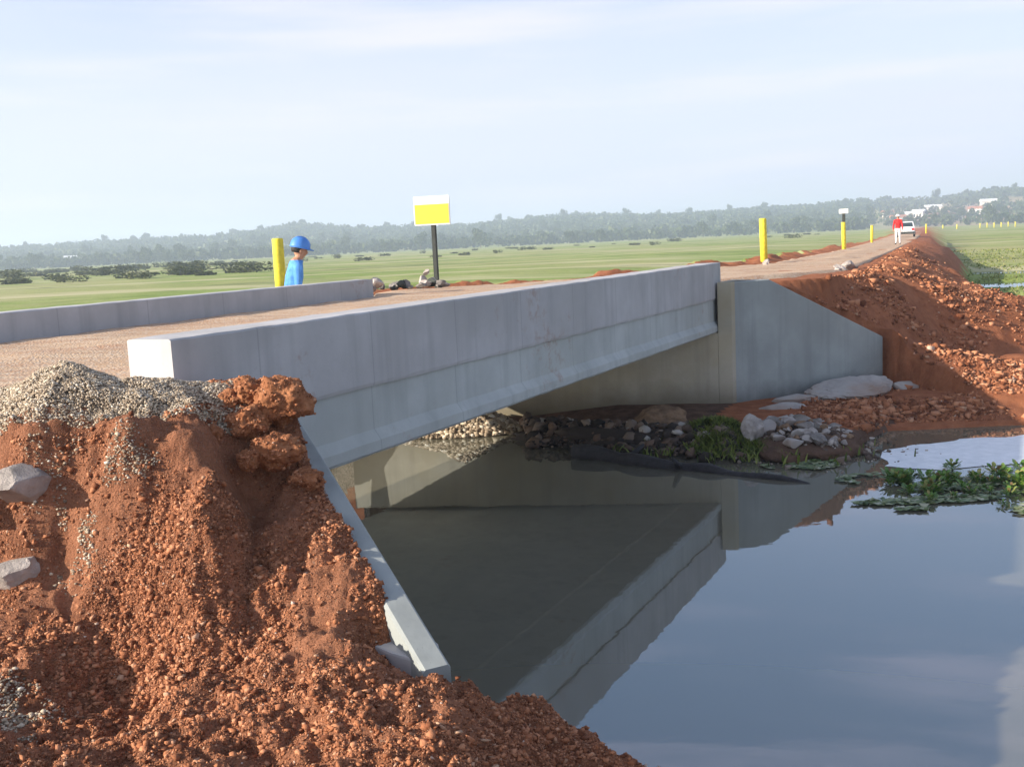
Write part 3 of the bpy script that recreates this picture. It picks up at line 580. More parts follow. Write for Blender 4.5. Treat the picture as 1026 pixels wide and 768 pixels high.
bm = bmesh.new(); n_ = 22; P0, P1 = Vector((.75, 13.15, .05)), Vector((3.15, 11.2, -.01))
tube(bm, [P0.lerp(P1, k/(n_-1))+Vector((.05*math.sin(k*.7), .04*math.sin(k*.5), .02*math.sin(k*1.1))) for k in range(n_)], [.12-.085*(k/(n_-1)) for k in range(n_)], 14, .08)
for q, dr in ((.25, (.25, .12, .16)), (.5, (-.12, -.22, .14))):
    p = P0.lerp(P1, q); tube(bm, [p, p+Vector(dr)*.6, p+Vector(dr)], [.05, .035, .02], 8, .1)
o = obj('log', bm, M_LOG, smooth=True); tag(o, 'long dark wet log floating at the front edge of the debris', 'log')

# ------------------------------------------------------------------ water plants
def leaf_quad(vs, fs, base, tip, wid, nrm):
    d = tip-base; s_ = d.cross(nrm).normalized()*wid; b = len(vs)
    for f_, w_, lift in ((0, .25, 0), (.3, .9, .06), (.65, 1., .08), (.9, .55, .03), (1., .1, -.02)):
        p = base+d*f_+nrm*lift*d.length; vs += [tuple(p-s_*w_), tuple(p+s_*w_)]
    for k in range(4): fs += [b+2*k, b+2*k+1, b+2*k+3, b+2*k+2]
def hyacinth(seed, h, n_):
    rd_ = random.Random(seed); vs, fs = [], []
    for k in range(n_):
        a_ = rd_.uniform(0, 6.283); out = Vector((math.cos(a_), math.sin(a_), 0)); el = rd_.uniform(.15, 1.05); L = h*rd_.uniform(.5, 1.1)
        b = out*rd_.uniform(0, .05)+Vector((0, 0, .0)); e = b+out*L*.45*math.cos(el)+Vector((0, 0, L*.62*math.sin(el)))
        sd = out.cross(Vector((0, 0, 1)))*.006; i = len(vs); vs += [tuple(b-sd), tuple(b+sd), tuple(e+sd), tuple(e-sd)]; fs += [i, i+1, i+2, i+3]
        dr = (out*math.cos(el)*.9+Vector((0, 0, math.sin(el)*.7))).normalized(); tip = e+dr*L*.36
        nr = (Vector((0, 0, 1))-dr*dr.z+out*-.3).normalized(); leaf_quad(vs, fs, e, tip, L*.12, nr)
    return vs, fs
protos = []
spots = []
for k in range(100):
    f = RNG.random(); px = 3.95+f*2.6+RNG.normal(0, .1); py = 10.85-.25*f+RNG.normal(0, .32); spots.append((px, py, RNG.uniform(.08, .20)))
for k in range(10): spots.append((4.9+RNG.uniform(0, 1.3), 9.7+RNG.uniform(0, .9), RNG.uniform(.09, .16)))
spots += [(6.5, 12.3, .3), (6.75, 12.0, .25)]
meshes = []
for k in range(6):
    v_, f_ = hyacinth(k, 1., 44+6*k); o = new_mesh('water_hyacinth', v_, f_, 4, M_HYA, smooth=True); meshes.append(o)
for k, (px, py, h) in enumerate(spots):
    o = meshes[k] if k < 6 else meshes[k % 6].copy()
    if k >= 6: COL.objects.link(o)
    o.location = (px, py, 0); o.rotation_euler = (0, 0, k*1.7); o.scale = (h, h, h)
    tag(o, 'leafy green water plant standing in the floating weed patch on the stream', 'water plant', 'water plants in the weed patch')
N = 5200; cxs = np.array([(4.1, 10.2, .75, .14), (5.4, 9.6, .75, .42), (5.7, 10.6, 1.1, .45), (4.5, 10.85, .6, .3), (3.9, 11.2, .4, .25), (3.9, 9.9, .35, .06), (3.15, 9.75, .2, .08), (3.35, 12.1, .45, .35), (6.6, 12.15, .35, .25)])
ch = RNG.choice(len(cxs), N, p=np.array([.12, .24, .25, .12, .07, .03, .02, .09, .06])); a_ = RNG.uniform(0, 6.283, N); q = np.sqrt(RNG.random(N))
C_ = cxs[ch]; x = C_[:, 0]+C_[:, 2]*q*np.cos(a_); y = C_[:, 1]+C_[:, 3]*q*np.sin(a_)
k = fbm(x/.35, y/.35, 3, 131) > -.10; x, y = x[k], y[k]; N = len(x)
vs, fs = [], []
for k in range(N):
    r_ = RNG.uniform(.012, .04); b = len(vs); aa = RNG.uniform(0, 6.283); tx, ty = RNG.normal(0, .25, 2)
    for j in range(6):
        c_, s_ = math.cos(aa+j*1.047)*r_*(1 if j % 3 else 1.3), math.sin(aa+j*1.047)*r_; vs.append((x[k]+c_, y[k]+s_, .012+abs(c_*tx+s_*ty)))
    fs += [b, b+1, b+2, b+3, b, b+3, b+4, b+5]
o = new_mesh('floating_weed', vs, fs, 4, M_FLOAT); tag(o, 'mat of small floating leaves around the water plants', 'floating weed', kind='stuff')
# pale whitish sheet just above the water behind the plants
m = 72; vs = [(5.45, 12.5, .006)]; fs = []
bd = [(4.25, 11.75), (4.75, 11.5), (5.4, 11.6), (6.1, 11.6), (6.9, 11.9), (7.6, 12.6), (7.5, 13.3), (6.9, 13.35), (6.35, 13.15), (5.7, 13.1), (5.1, 12.9), (4.55, 12.7)]
bx = np.array(bd+[bd[0]]); tt = np.linspace(0, len(bd), m, endpoint=False); ox = np.interp(tt, range(len(bd)+1), bx[:, 0]); oy = np.interp(tt, range(len(bd)+1), bx[:, 1])
for k in range(m): jx, jy = .12*vnoise(np.array([ox[k]*4]), np.array([oy[k]*4]), 5)[0], .12*vnoise(np.array([ox[k]*4]), np.array([oy[k]*4]), 6)[0]; vs.append((ox[k]+jx, oy[k]+jy, .006))
for k in range(m): fs += [0, 1+k, 1+(k+1) % m]
o = new_mesh('pale_water_sheet', vs, fs, 3, M_PALESHEET); tag(o, 'pale whitish sheet lying on the water behind the water plants', 'pale_sheet', kind='stuff')

# ------------------------------------------------------------------ posts, signs, stones at the road
def marker_post(h, r_):
    bm = bmesh.new(); prof = [(0, -.3), (r_, -.3), (r_, h-.03), (r_*.97, h-.012), (r_*.88, h), (0, h)]; seg = 24
    rings = [[bm.verts.new((p*math.cos(2*math.pi*k/seg), p*math.sin(2*math.pi*k/seg), z_)) for k in range(seg)] for p, z_ in prof[1:-1]]
    for a_, b_ in zip(rings, rings[1:]):
        for k in range(seg): bm.faces.new((a_[k], a_[(k+1) % seg], b_[(k+1) % seg], b_[k]))
    bm.faces.new(rings[-1]); bm.faces.new(rings[0][::-1]); bmesh.ops.recalc_face_normals(bm, faces=bm.faces); return bm
GP = 'yellow marker posts along the road'
p0 = obj('marker_post', marker_post(1.22, .092), M_YEL, smooth=True)
PL = [(-3.75, 17.45, 1.78, 'yellow marker post close behind the man in the blue helmet'), (6.68, 27.3, 1.85, 'yellow marker post just beyond the far bridge end, on the road edge'),
      (15.0, 46.8, 1.74, 'yellow marker post beside the tall post with a white plate'), (25.5, 73.5, 1.55, 'yellow marker post left of the person in red'),
      (51, 128, 1.43, 'small distant yellow marker post near the road end')]
for k, (x_, y_, z_, lb) in enumerate(PL):
    o = p0 if k == 0 else p0.copy()
    if k: COL.objects.link(o)
    o.location = (x_, y_, z_); tag(o, lb, 'marker post', GP)
    o.rotation_euler = (R(random.uniform(-1.2, 1.2)), R(random.uniform(-1.2, 1.2)), k)
q0 = obj('fence_post', marker_post(1.5, .17), M_YEL, smooth=True)
for k in range(9):
    o = q0 if k == 0 else q0.copy()
    if k: COL.objects.link(o)
    px = (962, 985, 992, 999, 1006, 1013, 1020, 1032, 948)[k]; yy = 320+(k % 3)*9; xx = (px-513)/1050*yy*1.0
    o.location = (xx, yy, .45); tag(o, 'yellow post in the far row across the right field', 'post', 'yellow posts across the right field')
def box(bm, x0, x1, y0, y1, z0, z1, bev=.0):
    c = bmesh.ops.create_cube(bm, size=1); bmesh.ops.scale(bm, vec=(x1-x0, y1-y0, z1-z0), verts=c['verts']); bmesh.ops.translate(bm, vec=((x0+x1)/2, (y0+y1)/2, (z0+z1)/2), verts=c['verts'])
    if bev: bmesh.ops.bevel(bm, geom=list({e for v in c['verts'] for e in v.link_edges}), offset=bev, segments=2, affect='EDGES')
def sign(name, loc, rz, pole_h, pw, board, label, yellow):
    root = empty(name, loc, rz); bw, bh, b0 = board
    bm = bmesh.new(); box(bm, -pw/2, pw/2, -pw/2, pw/2, -.4, pole_h, pw*.1); obj('pole', bm, M_DARK, root)
    bm = bmesh.new(); box(bm, -bw/2, bw/2, -pw/2-.032, -pw/2-.002, b0, b0+bh, .008); bd_ = obj('board', bm, M_WHITE, root)
    if yellow:
        bm = bmesh.new(); box(bm, -bw/2+.018, bw/2-.018, -pw/2-.037, -pw/2-.0335, b0+.025, b0+bh*.72); obj('yellow_panel', bm, M_SIGNY, bd_)
    bm = bmesh.new(); box(bm, -pw*.9, pw*.9, -pw/2+.001, pw/2+.03, b0+bh*.12, b0+bh*.2); obj('bracket', bm, M_DARK, root)
    tag(root, label, 'sign'); return root
sign('road_sign', (-1.29, 19.3, 1.85), R(-14), 1.78, .08, (.68, .52, 1.28), 'small yellow and white sign board on a dark post beyond the bridge', True)
sign('sign_post', (15.25, 47.6, 1.72), R(-20), 1.85, .13, (.40, .20, 1.63), 'tall dark post with a small white plate beside a yellow marker post', False)
for k in range(26):
    f = k/25; x_ = -2.35+1.25*f+RNG.normal(0, .06); y_ = 18.3+.1*f+RNG.normal(0, .15); s = RNG.uniform(.05, .12)
    if k == 0: x_, y_, s = -2.32, 18.0, .17
    rock('rubble_stone', (x_, y_, 2.05+s*.3+.05*RNG.random()), (s*1.3, s, s*.8), 200+k, (M_PALE, M_ROCK, M_DARK)[0 if k == 0 else (1, 2, 1, 0)[k % 4]],
         'white squared block at the end of the far parapet' if k == 0 else 'grey stone in the rubble row at the foot of the sign', 'rubble stone', k, 3, .25, .9, .06, 'rubble row below the sign' if k else None)
for k, (x_, y_, z_, s) in enumerate([(-1.52, 18.9, 2.18, .09), (-1.44, 18.85, 2.30, .07), (-1.30, 18.85, 2.13, .08), (-1.2, 18.8, 2.08, .06)]):
    rock('stone', (x_, y_, z_), (s, s, s*1.1), 230+k, M_PALE, 'pale stone stacked against the dark sign post', 'stone', k, 3, .2, .9, .06, 'pale stones at the sign post')
for k, (x_, y_, s) in enumerate([(6.30, 19.85, .13), (6.55, 20.2, .17), (6.15, 19.5, .09), (6.72, 20.4, .08)]):
    rock('stone', (x_, y_, float(drop([x_], [y_])[0])+s*.3), (s*1.2, s, s*.7), 240+k, M_PALE, 'white stone on the red berm at the right road edge', 'stone', k, 3, .2, .9, .06, 'white stones on the berm')
rock('stone', (6.3, 25.6, 1.98), (.10, .09, .12), 250, M_PALE, 'white stone near the foot of the second yellow marker post', 'stone', 0, 3, .2, .9, .06)

# ------------------------------------------------------------------ people
def skin_body(J, E):
    """tapered limbs as closed rounded runs from joint to joint; the voxel remesh below welds them into one skin"""
    V0, F0 = ico(2); vs, fs = [], []; n_ = 0
    for a_, b_ in E:
        (p, ra), (q, rb) = J[a_], J[b_]; p, q = np.array(p[:]), np.array(q[:])
        ra, rb = (np.array(r_ if hasattr(r_, '__len__') else (r_, r_)) for r_ in (ra, rb)); k = max(2, int(np.linalg.norm(q-p)/(.3*min(ra.min(), rb.min())))+1)
        for f in np.linspace(0, 1, k):
            r_ = ra+(rb-ra)*f; vs.append(V0*np.array([r_[0], r_[1], (r_[0]+r_[1])/2 if r_[1] < 2*r_[0] and r_[0] < .1 else r_[0]])+p+(q-p)*f); fs.append(F0+n_); n_ += len(V0)
    me = bpy.data.meshes.new('tmp'); me.from_pydata(np.concatenate(vs).tolist(), [], np.concatenate(fs).tolist()); return me
def hand_joints(J, E, key, wr, d, palm_n, curl=.5):
    d = Vector(d).normalized(); pn = Vector(palm_n).normalized(); sd = d.cross(pn).normalized(); wr = Vector(wr)
    J[key+'palm'] = (wr+d*.05, (.034, .018)); E.append((key+'wr', key+'palm'))
    for k, (off, L) in enumerate(((-.027, .068), (-.009, .08), (.009, .075), (.027, .06))):
        b = wr+d*.085+sd*off; m1 = b+(d*math.cos(curl*.6)+pn*math.sin(curl*.6))*L*.5; t_ = m1+(d*math.cos(curl*1.6)+pn*math.sin(curl*1.6))*L*.5
        for nm, p, r_ in ((f'k{k}', b, .0095), (f'm{k}', m1, .0085), (f't{k}', t_, .0075)): J[key+nm] = (p, r_)
        E += [(key+'palm', key+f'k{k}'), (key+f'k{k}', key+f'm{k}'), (key+f'm{k}', key+f't{k}')]
    a_ = wr+d*.035+sd*-.036; b = a_+(d*.7-sd*.6+pn*.3).normalized()*.03; c = b+(d*.9-sd*.1+pn*.5).normalized()*.028
    J[key+'th0'] = (a_, .011); J[key+'th1'] = (b, .0095); J[key+'th2'] = (c, .008); E += [(key+'palm', key+'th0'), (key+'th0', key+'th1'), (key+'th1', key+'th2')]
def head_mesh(bm, c, pitch, sc=1.):
    """a head facing +X: skull, jaw, nose, ears, eye sockets, lips"""
    main = bm; bm = bmesh.new(); rr = bmesh.ops.create_uvsphere(bm, u_segments=28, v_segments=20, radius=1)
    for v in rr['verts']:
        x_, y_, z_ = v.co
        X_ = .098*x_; Y_ = .076*y_; Z_ = .115*z_
        if z_ < -.1: X_ *= 1-.18*(-z_)*(1 if x_ < 0 else .35); Y_ *= 1+.28*z_
        if x_ > .5: X_ -= .010*(x_-.5)
        for ey in (-.032, .032):
            X_ -= .012*math.exp(-((Y_-ey)/.014)**2-((Z_-.004)/.011)**2)*(x_ > 0)
        X_ += .024*math.exp(-(Y_/.011)**2-((Z_+.022)/.020)**2)*(x_ > 0)+.008*math.exp(-(Y_/.022)**2-((Z_+.062)/.009)**2)*(x_ > 0)+.010*math.exp(-(Y_/.02)**2-((Z_+.098)/.014)**2)*(x_ > 0)
        v.co = (X_, Y_, Z_)
    for s_ in (-1, 1):
        e = bmesh.ops.create_uvsphere(bm, u_segments=10, v_segments=8, radius=1, matrix=Matrix.Translation((-.008, s_*.076, -.012))@Matrix.Diagonal((.02, .009, .033, 1)))
    bmesh.ops.transform(bm, matrix=Matrix.Translation(c)@Matrix.Rotation(pitch, 4, 'Y')@Matrix.Scale(sc, 4), verts=bm.verts)
    tm = bpy.data.meshes.new('tmp'); bm.to_mesh(tm); bm.free(); main.from_mesh(tm)
def person(loc, rz, J, E, head_c, pitch, zones, mats, label, extras, group=None):
    me = skin_body(J, E); bm = bmesh.new(); bm.from_mesh(me); head_mesh(bm, head_c, pitch)
    o = obj('person', bm, mats, smooth=True)
    rm = o.modifiers.new('r', 'REMESH'); rm.mode = 'VOXEL'; rm.voxel_size = .007; rm.use_smooth_shade = True; sm_ = o.modifiers.new('m', 'SMOOTH'); sm_.factor = .5; sm_.iterations = 4
    dg = bpy.context.evaluated_depsgraph_get(); dg.update(); m2 = bpy.data.meshes.new_from_object(o.evaluated_get(dg)); o.modifiers.clear(); o.data = m2
    m2.materials.clear()
    for m_ in mats: m2.materials.append(m_)
    for p in m2.polygons: p.use_smooth = True; p.material_index = zones(p.center)
    o.location = loc; o.rotation_euler = (0, 0, rz); tag(o, label, 'person', group)
    for nm, b_, mt in extras: obj(nm, b_, mt, o, True)
    return o
def lathe(prof, seg=28, m=None):
    bm = bmesh.new(); rings = [[bm.verts.new((p*math.cos(2*math.pi*k/seg), p*math.sin(2*math.pi*k/seg), z_)) for k in range(seg)] for p, z_ in prof]
    for a_, b_ in zip(rings, rings[1:]):
        for k in range(seg): bm.faces.new((a_[k], a_[(k+1) % seg], b_[(k+1) % seg], b_[k]))
    bm.faces.new(rings[-1]); bm.faces.new(rings[0][::-1]); bmesh.ops.recalc_face_normals(bm, faces=bm.faces)
    if m is not None: bmesh.ops.transform(bm, matrix=m, verts=bm.verts)
    return bm
# worker: faces +X in his own frame, back rounded, head bent down, forearms brought forward
J = {'pel': ((0, 0, .92), (.13, .16)), 'wai': ((.02, 0, 1.06), (.12, .155)), 'che': ((.06, 0, 1.25), (.125, .175)), 'shl': ((.09, 0, 1.39), (.10, .15)), 'nek': ((.125, 0, 1.475), .058), 'hed': ((.155, 0, 1.54), .06)}
E = [('pel', 'wai'), ('wai', 'che'), ('che', 'shl'), ('shl', 'nek'), ('nek', 'hed')]
for s_, k in ((-1, 'r'), (1, 'l')):
    J.update({k+'sh': ((.085, s_*.19, 1.385), .068), k+'el': ((.06+.06*(s_ > 0), s_*.235, 1.10), .05), k+'fo': ((.17, s_*.21, 1.02), .043), k+'wr': ((.29, s_*.15, .98), .03),
              k+'hip': ((.0, s_*.10, .86), .095), k+'kn': ((.05+.05*s_, s_*.11, .50), .064), k+'ca': ((.0+.04*s_, s_*.11, .34), .06), k+'an': ((-.02+.04*s_, s_*.11, .09), .042), k+'to': ((.14+.04*s_, s_*.12, .045), .042)})
    E += [('shl', k+'sh'), (k+'sh', k+'el'), (k+'el', k+'fo'), (k+'fo', k+'wr'), ('pel', k+'hip'), (k+'hip', k+'kn'), (k+'kn', k+'ca'), (k+'ca', k+'an'), (k+'an', k+'to')]
    hand_joints(J, E, k, (.29, s_*.15, .98), (.9, -.25*s_, -.2), (-.1, -s_, -.3), .7)
def zone1(c):
    if c.z > 1.475: return 0
    if c.x > .275 and c.z > .85: return 0
    return 1 if c.z > .90 else (2 if c.z > .10 else 3)
hm = Matrix.Translation((.165, 0, 1.635))@Matrix.Rotation(R(14), 4, 'Y')
helm = lathe([(.128, 0), (.131, .012), (.128, .03), (.122, .07), (.104, .11), (.07, .138), (.02, .148)], 32, hm@Matrix.Diagonal((1.08, .92, 1, 1)))
brim = lathe([(.10, -.002), (.142, -.008), (.148, -.004), (.142, .004), (.10, .012)], 32, hm@Matrix.Translation((.035, 0, 0))@Matrix.Diagonal((1.1, .86, 1, 1)))
ridge = bmesh.new(); tube(ridge, [hm@Vector((.138*math.cos(a_), 0, .012+.142*math.sin(a_))) for a_ in np.linspace(.35, 2.8, 12)], .010, 8)
hair = lathe([(.082, -.055), (.092, -.03), (.096, 0), (.095, .02)], 24, Matrix.Translation((.14, 0, 1.625))@Matrix.Rotation(R(14), 4, 'Y')@Matrix.Diagonal((1, .86, 1, 1)))
collar = lathe([(.066, 0), (.072, .01), (.07, .04), (.064, .045)], 24, Matrix.Translation((.118, 0, 1.44))@Matrix.Rotation(R(20), 4, 'Y'))
mz = float(drop([-3.25], [15.85])[0])-.01
wk = person((-3.26, 15.85, mz-.16), R(22), J, E, (.17, 0, 1.605), R(14), zone1, [M_SKIN, M_SHIRT, M_JEAN, M_BOOT], 'worker in a blue helmet and blue shirt, seen in profile behind the far parapet',
       [('helmet', helm, M_HELM), ('hair', hair, M_HAIR), ('collar', collar, M_SHIRT)])
wk.scale = (1.1,)*3
hel = [c for c in wk.children if c.name.startswith('helmet')][0]; obj('brim', brim, M_HELM, hel, True); obj('ridge', ridge, M_HELM, hel, True)
# person on the road: white hat, red shirt, white trousers, facing the bridge
J = {'pel': ((0, 0, .94), (.12, .155)), 'wai': ((0, 0, 1.08), (.105, .145)), 'che': ((.0, 0, 1.27), (.115, .165)), 'shl': ((-.01, 0, 1.41), (.09, .14)), 'nek': ((.0, 0, 1.50), .055), 'hed': ((.015, 0, 1.56), .06)}
E = [('pel', 'wai'), ('wai', 'che'), ('che', 'shl'), ('shl', 'nek'), ('nek', 'hed')]
for s_, k in ((-1, 'r'), (1, 'l')):
    J.update({k+'sh': ((-.01, s_*.185, 1.40), .064), k+'el': ((-.02, s_*.25, 1.12), .047), k+'fo': ((.02, s_*.255, 1.0), .04), k+'wr': ((.05, s_*.25, .87), .029),
              k+'hip': ((.0, s_*.095, .88), .092), k+'kn': ((.01, s_*.10, .50), .062), k+'ca': ((-.02, s_*.105, .34), .057), k+'an': ((-.03, s_*.11, .09), .042), k+'to': ((.12, s_*.13, .045), .042)})
    E += [('shl', k+'sh'), (k+'sh', k+'el'), (k+'el', k+'fo'), (k+'fo', k+'wr'), ('pel', k+'hip'), (k+'hip', k+'kn'), (k+'kn', k+'ca'), (k+'ca', k+'an'), (k+'an', k+'to')]
    hand_joints(J, E, k, (.05, s_*.25, .87), (.2, 0, -1), (0, -s_, 0), .5)
def zone2(c):
    if c.z > 1.495: return 0
    if abs(c.y) > .17 and c.z < .88 and c.z > .6: return 0
    return 1 if c.z > .95 or (abs(c.y) > .19 and c.z > .6) else (2 if c.z > .10 else 3)
hm = Matrix.Translation((.02, 0, 1.665))
hat = lathe([(.09, .0), (.19, -.012), (.192, -.004), (.115, .012), (.108, .06), (.095, .10), (.03, .115)], 28, hm)
hair2 = lathe([(.078, -.05), (.09, -.02), (.092, .01)], 20, Matrix.Translation((-.008, 0, 1.655))@Matrix.Diagonal((1, .86, 1, 1)))
person((21.0, 56.5, float(np.interp(56.5, TY, ZC))), R(-115), J, E, (.02, 0, 1.63), 0, zone2, [M_SKIN, M_RED, M_WCLOTH, M_BOOT], 'person in a red shirt, white trousers and white hat standing on the dirt road',
       [('hat', hat, M_WCLOTH), ('hair', hair2, M_HAIR)]).scale = (.9,)*3

# ------------------------------------------------------------------ parked car (rear towards the bridge)
car = empty('parked_car', (38.3, 101, float(np.interp(101, TY, ZC))+.01), R(-21))
prof = [(-1.9, .28), (-1.95, .5), (-1.9, .78), (-1.75, .92), (-1.45, 1.38), (-1.2, 1.45), (.2, 1.44), (.45, 1.36), (1.0, .95), (1.75, .82), (1.92, .62), (1.92, .3)]
bm = bmesh.new(); rings = []
for xx in (-.80, -.72, .72, .80):
    k_ = .97 if abs(xx) > .75 else 1.; rings.append([bm.verts.new((xx*(1-.16*sm(.9, 1.45, z_)), y_*k_, .3+(z_-.3)*k_)) for y_, z_ in prof])
for a_, b_ in zip(rings, rings[1:]):
    for k in range(len(prof)): bm.faces.new((a_[k], a_[(k+1) % len(prof)], b_[(k+1) % len(prof)], b_[k]))
bm.faces.new(rings[0][::-1]); bm.faces.new(rings[-1]); bmesh.ops.recalc_face_normals(bm, faces=bm.faces); obj('body', bm, M_CARW, car)
def slab4(name, pts, off, mat, par):
    bm = bmesh.new(); q = [Vector(p) for p in pts]; nn = (q[1]-q[0]).cross(q[2]-q[1]).normalized()*off; a_ = [bm.verts.new(p) for p in q]; b_ = [bm.verts.new(p+nn) for p in q]
    bm.faces.new(a_[::-1]); bm.faces.new(b_)
    for k in range(4): bm.faces.new((a_[k], a_[(k+1) % 4], b_[(k+1) % 4], b_[k]))
    bmesh.ops.recalc_face_normals(bm, faces=bm.faces); return obj(name, bm, mat, par)
slab4('rear_window', [(-.62, -1.735, .97), (.62, -1.735, .97), (.56, -1.475, 1.345), (-.56, -1.475, 1.345)], .02, M_GLASS, car)
for s_ in (-1, 1):
    slab4('side_window', [(s_*.79, -1.45, .97), (s_*.79, .75, .97), (s_*.70, .32, 1.36), (s_*.70, -1.2, 1.38)], .02*s_, M_GLASS, car)
    slab4('tail_light', [(s_*.74, -1.955, .62), (s_*.5, -1.955, .62), (s_*.5, -1.90, .84), (s_*.74, -1.90, .84)], .03*-s_, M_TAIL, car)
    for yy in (-1.2, 1.25):
        bm = bmesh.new(); bmesh.ops.create_cone(bm, cap_ends=True, segments=24, radius1=.3, radius2=.3, depth=.18, matrix=Matrix.Translation((s_*.74, yy, .3))@Matrix.Rotation(R(90), 4, 'Y'))
        wh_ = obj('wheel', bm, M_TYRE, car); bm = bmesh.new(); bmesh.ops.create_cone(bm, cap_ends=True, segments=20, radius1=.18, radius2=.16, depth=.02, matrix=Matrix.Translation((s_*.84, yy, .3))@Matrix.Rotation(R(90), 4, 'Y')); obj('rim', bm, M_ROCK, wh_)
bm = bmesh.new(); box(bm, -.78, .78, -2.02, -1.88, .30, .52, .03); bp = obj('bumper', bm, M_DARK, car)
tag(car, 'white hatchback parked on the dirt road behind the person in red', 'car')

# ------------------------------------------------------------------ trees, bushes, houses, far woods
def crown_tris(rg, n_, lobes, leaf):
    """leaf clumps: quads of random tilt through a few overlapping lobes"""
    P = []
    for c_, r_ in lobes:
        k = int(n_*r_[0]/sum(l[1][0] for l in lobes)); d = rg.normal(size=(k, 3)); d /= np.linalg.norm(d, axis=1)[:, None]; P.append(np.array(c_)+d*np.array(r_)*(rg.random((k, 1))**.35))
    P = np.concatenate(P); m_ = len(P); a_ = rg.normal(size=(m_, 3)); a_ /= np.linalg.norm(a_, axis=1)[:, None]; b_ = np.cross(a_, rg.normal(size=(m_, 3))); b_ /= np.linalg.norm(b_, axis=1)[:, None]
    s_ = leaf*rg.uniform(.5, 1.3, (m_, 1)); V_ = np.stack([P-a_*s_-b_*s_*.7, P+a_*s_-b_*s_*.6, P+a_*s_*.8+b_*s_*.8, P-a_*s_*.9+b_*s_*.6], 1).reshape(-1, 3)
    return V_
def make_tree(seed, h, spread, trunk, mat, n_=760, leaf=.40):
    rg = np.random.default_rng(seed); lobes = [((0, 0, h*.52), (spread*.75, spread*.75, h*.38))]
    for k in range(6): a_ = rg.uniform(0, 6.283); q = spread*rg.uniform(.35, .75); lobes.append(((q*math.cos(a_), q*math.sin(a_), h*rg.uniform(.28, .84)), (spread*rg.uniform(.28, .5),)*2+(h*rg.uniform(.12, .22),)))
    V_ = crown_tris(rg, n_, lobes, leaf)
    crown = new_mesh('crown', V_, np.arange(len(V_)), 4, mat)
    root = empty('tree', (0, 0, 0)); crown.parent = root
    bm = bmesh.new(); tube(bm, [(0, 0, -.4), (.05, .02, h*.2), (.1, .08, h*.42), (.05, .1, h*.66)], [trunk, trunk*.8, trunk*.55, trunk*.2], 8, .1)
    for k in range(4): a_ = k*1.6+seed; tube(bm, [(.08, .05, h*(.3+.06*k)), (spread*.3*math.cos(a_), spread*.3*math.sin(a_), h*(.5+.05*k)), (spread*.55*math.cos(a_), spread*.55*math.sin(a_), h*(.58+.06*k))], [trunk*.45, trunk*.3, trunk*.1], 6, .1)
    obj('trunk', bm, M_BARK, root); return root
TREES = [make_tree(300+k, h, sp, .22, M_TREE) for k, (h, sp) in enumerate(((7.5, 4.2), (9.5, 4.0), (6.0, 4.6), (11, 4.6)))]
used_t = set()
def put_tree(k, px, dist, sc, label, group):
    a_ = math.atan((px-513)/1050); x_, y_ = dist*math.sin(a_), dist*math.cos(a_); z_ = float(drop([x_], [y_])[0])
    if k not in used_t: o = TREES[k]; o.location = (x_, y_, z_); o.scale = (sc, sc, sc*RNG.uniform(.85, 1.1)); o.rotation_euler = (0, 0, RNG.uniform(0, 6)); used_t.add(k)
    else: o = copy_tree(TREES[k], (x_, y_, z_), RNG.uniform(0, 6), (sc*RNG.uniform(.9, 1.15), sc*RNG.uniform(.9, 1.15), sc*RNG.uniform(.8, 1.1)))
    tag(o, label, 'tree', group)
for k in range(210):
    px = -30+1090*k/209+RNG.normal(0, 7); d = RNG.uniform(560, 860)
    if px > 860: d = RNG.uniform(600, 860)
    put_tree(int(RNG.integers(0, 4)), px, d, RNG.uniform(.6, 1.15), 'bushy tree in the hazy belt at the far edge of the fields', 'trees at the edge of the fields')
for k in range(70):
    px = -20+1070*k/69+RNG.normal(0, 8); put_tree(int(RNG.integers(0, 4)), px, RNG.uniform(1060, 1200), RNG.uniform(.8, 1.35), 'tree standing out on the skyline of the far wooded ridge', 'trees on the ridge skyline')
rg = np.random.default_rng(77); VV = []
for k in range(4200):
    a_ = rg.uniform(-.56, .56); d = 1190-600*abs(rg.normal(0, .5)); d = max(620, d)
    if math.radians(19) < a_ < math.radians(26) and d < 1000 and rg.random() < .72: continue
    x_, y_ = d*math.sin(a_), d*math.cos(a_); h_ = rg.uniform(4, 8)
    VV.append((x_, y_, h_))
VV = np.array(VV); zz = drop(VV[:, 0], VV[:, 1]); parts = []
for (x_, y_, h_), z_ in zip(VV, zz):
    q = crown_tris(rg, 34, [((0, 0, h_*.5), (h_*.75, h_*.75, h_*.48))], 1.15); parts.append(q+np.array([x_, y_, z_]))
V_ = np.concatenate(parts); o = new_mesh('woods', V_, np.arange(len(V_)), 4, M_TREE); tag(o, 'far wooded hills fading into blue haze behind the fields', 'woods', kind='stuff')
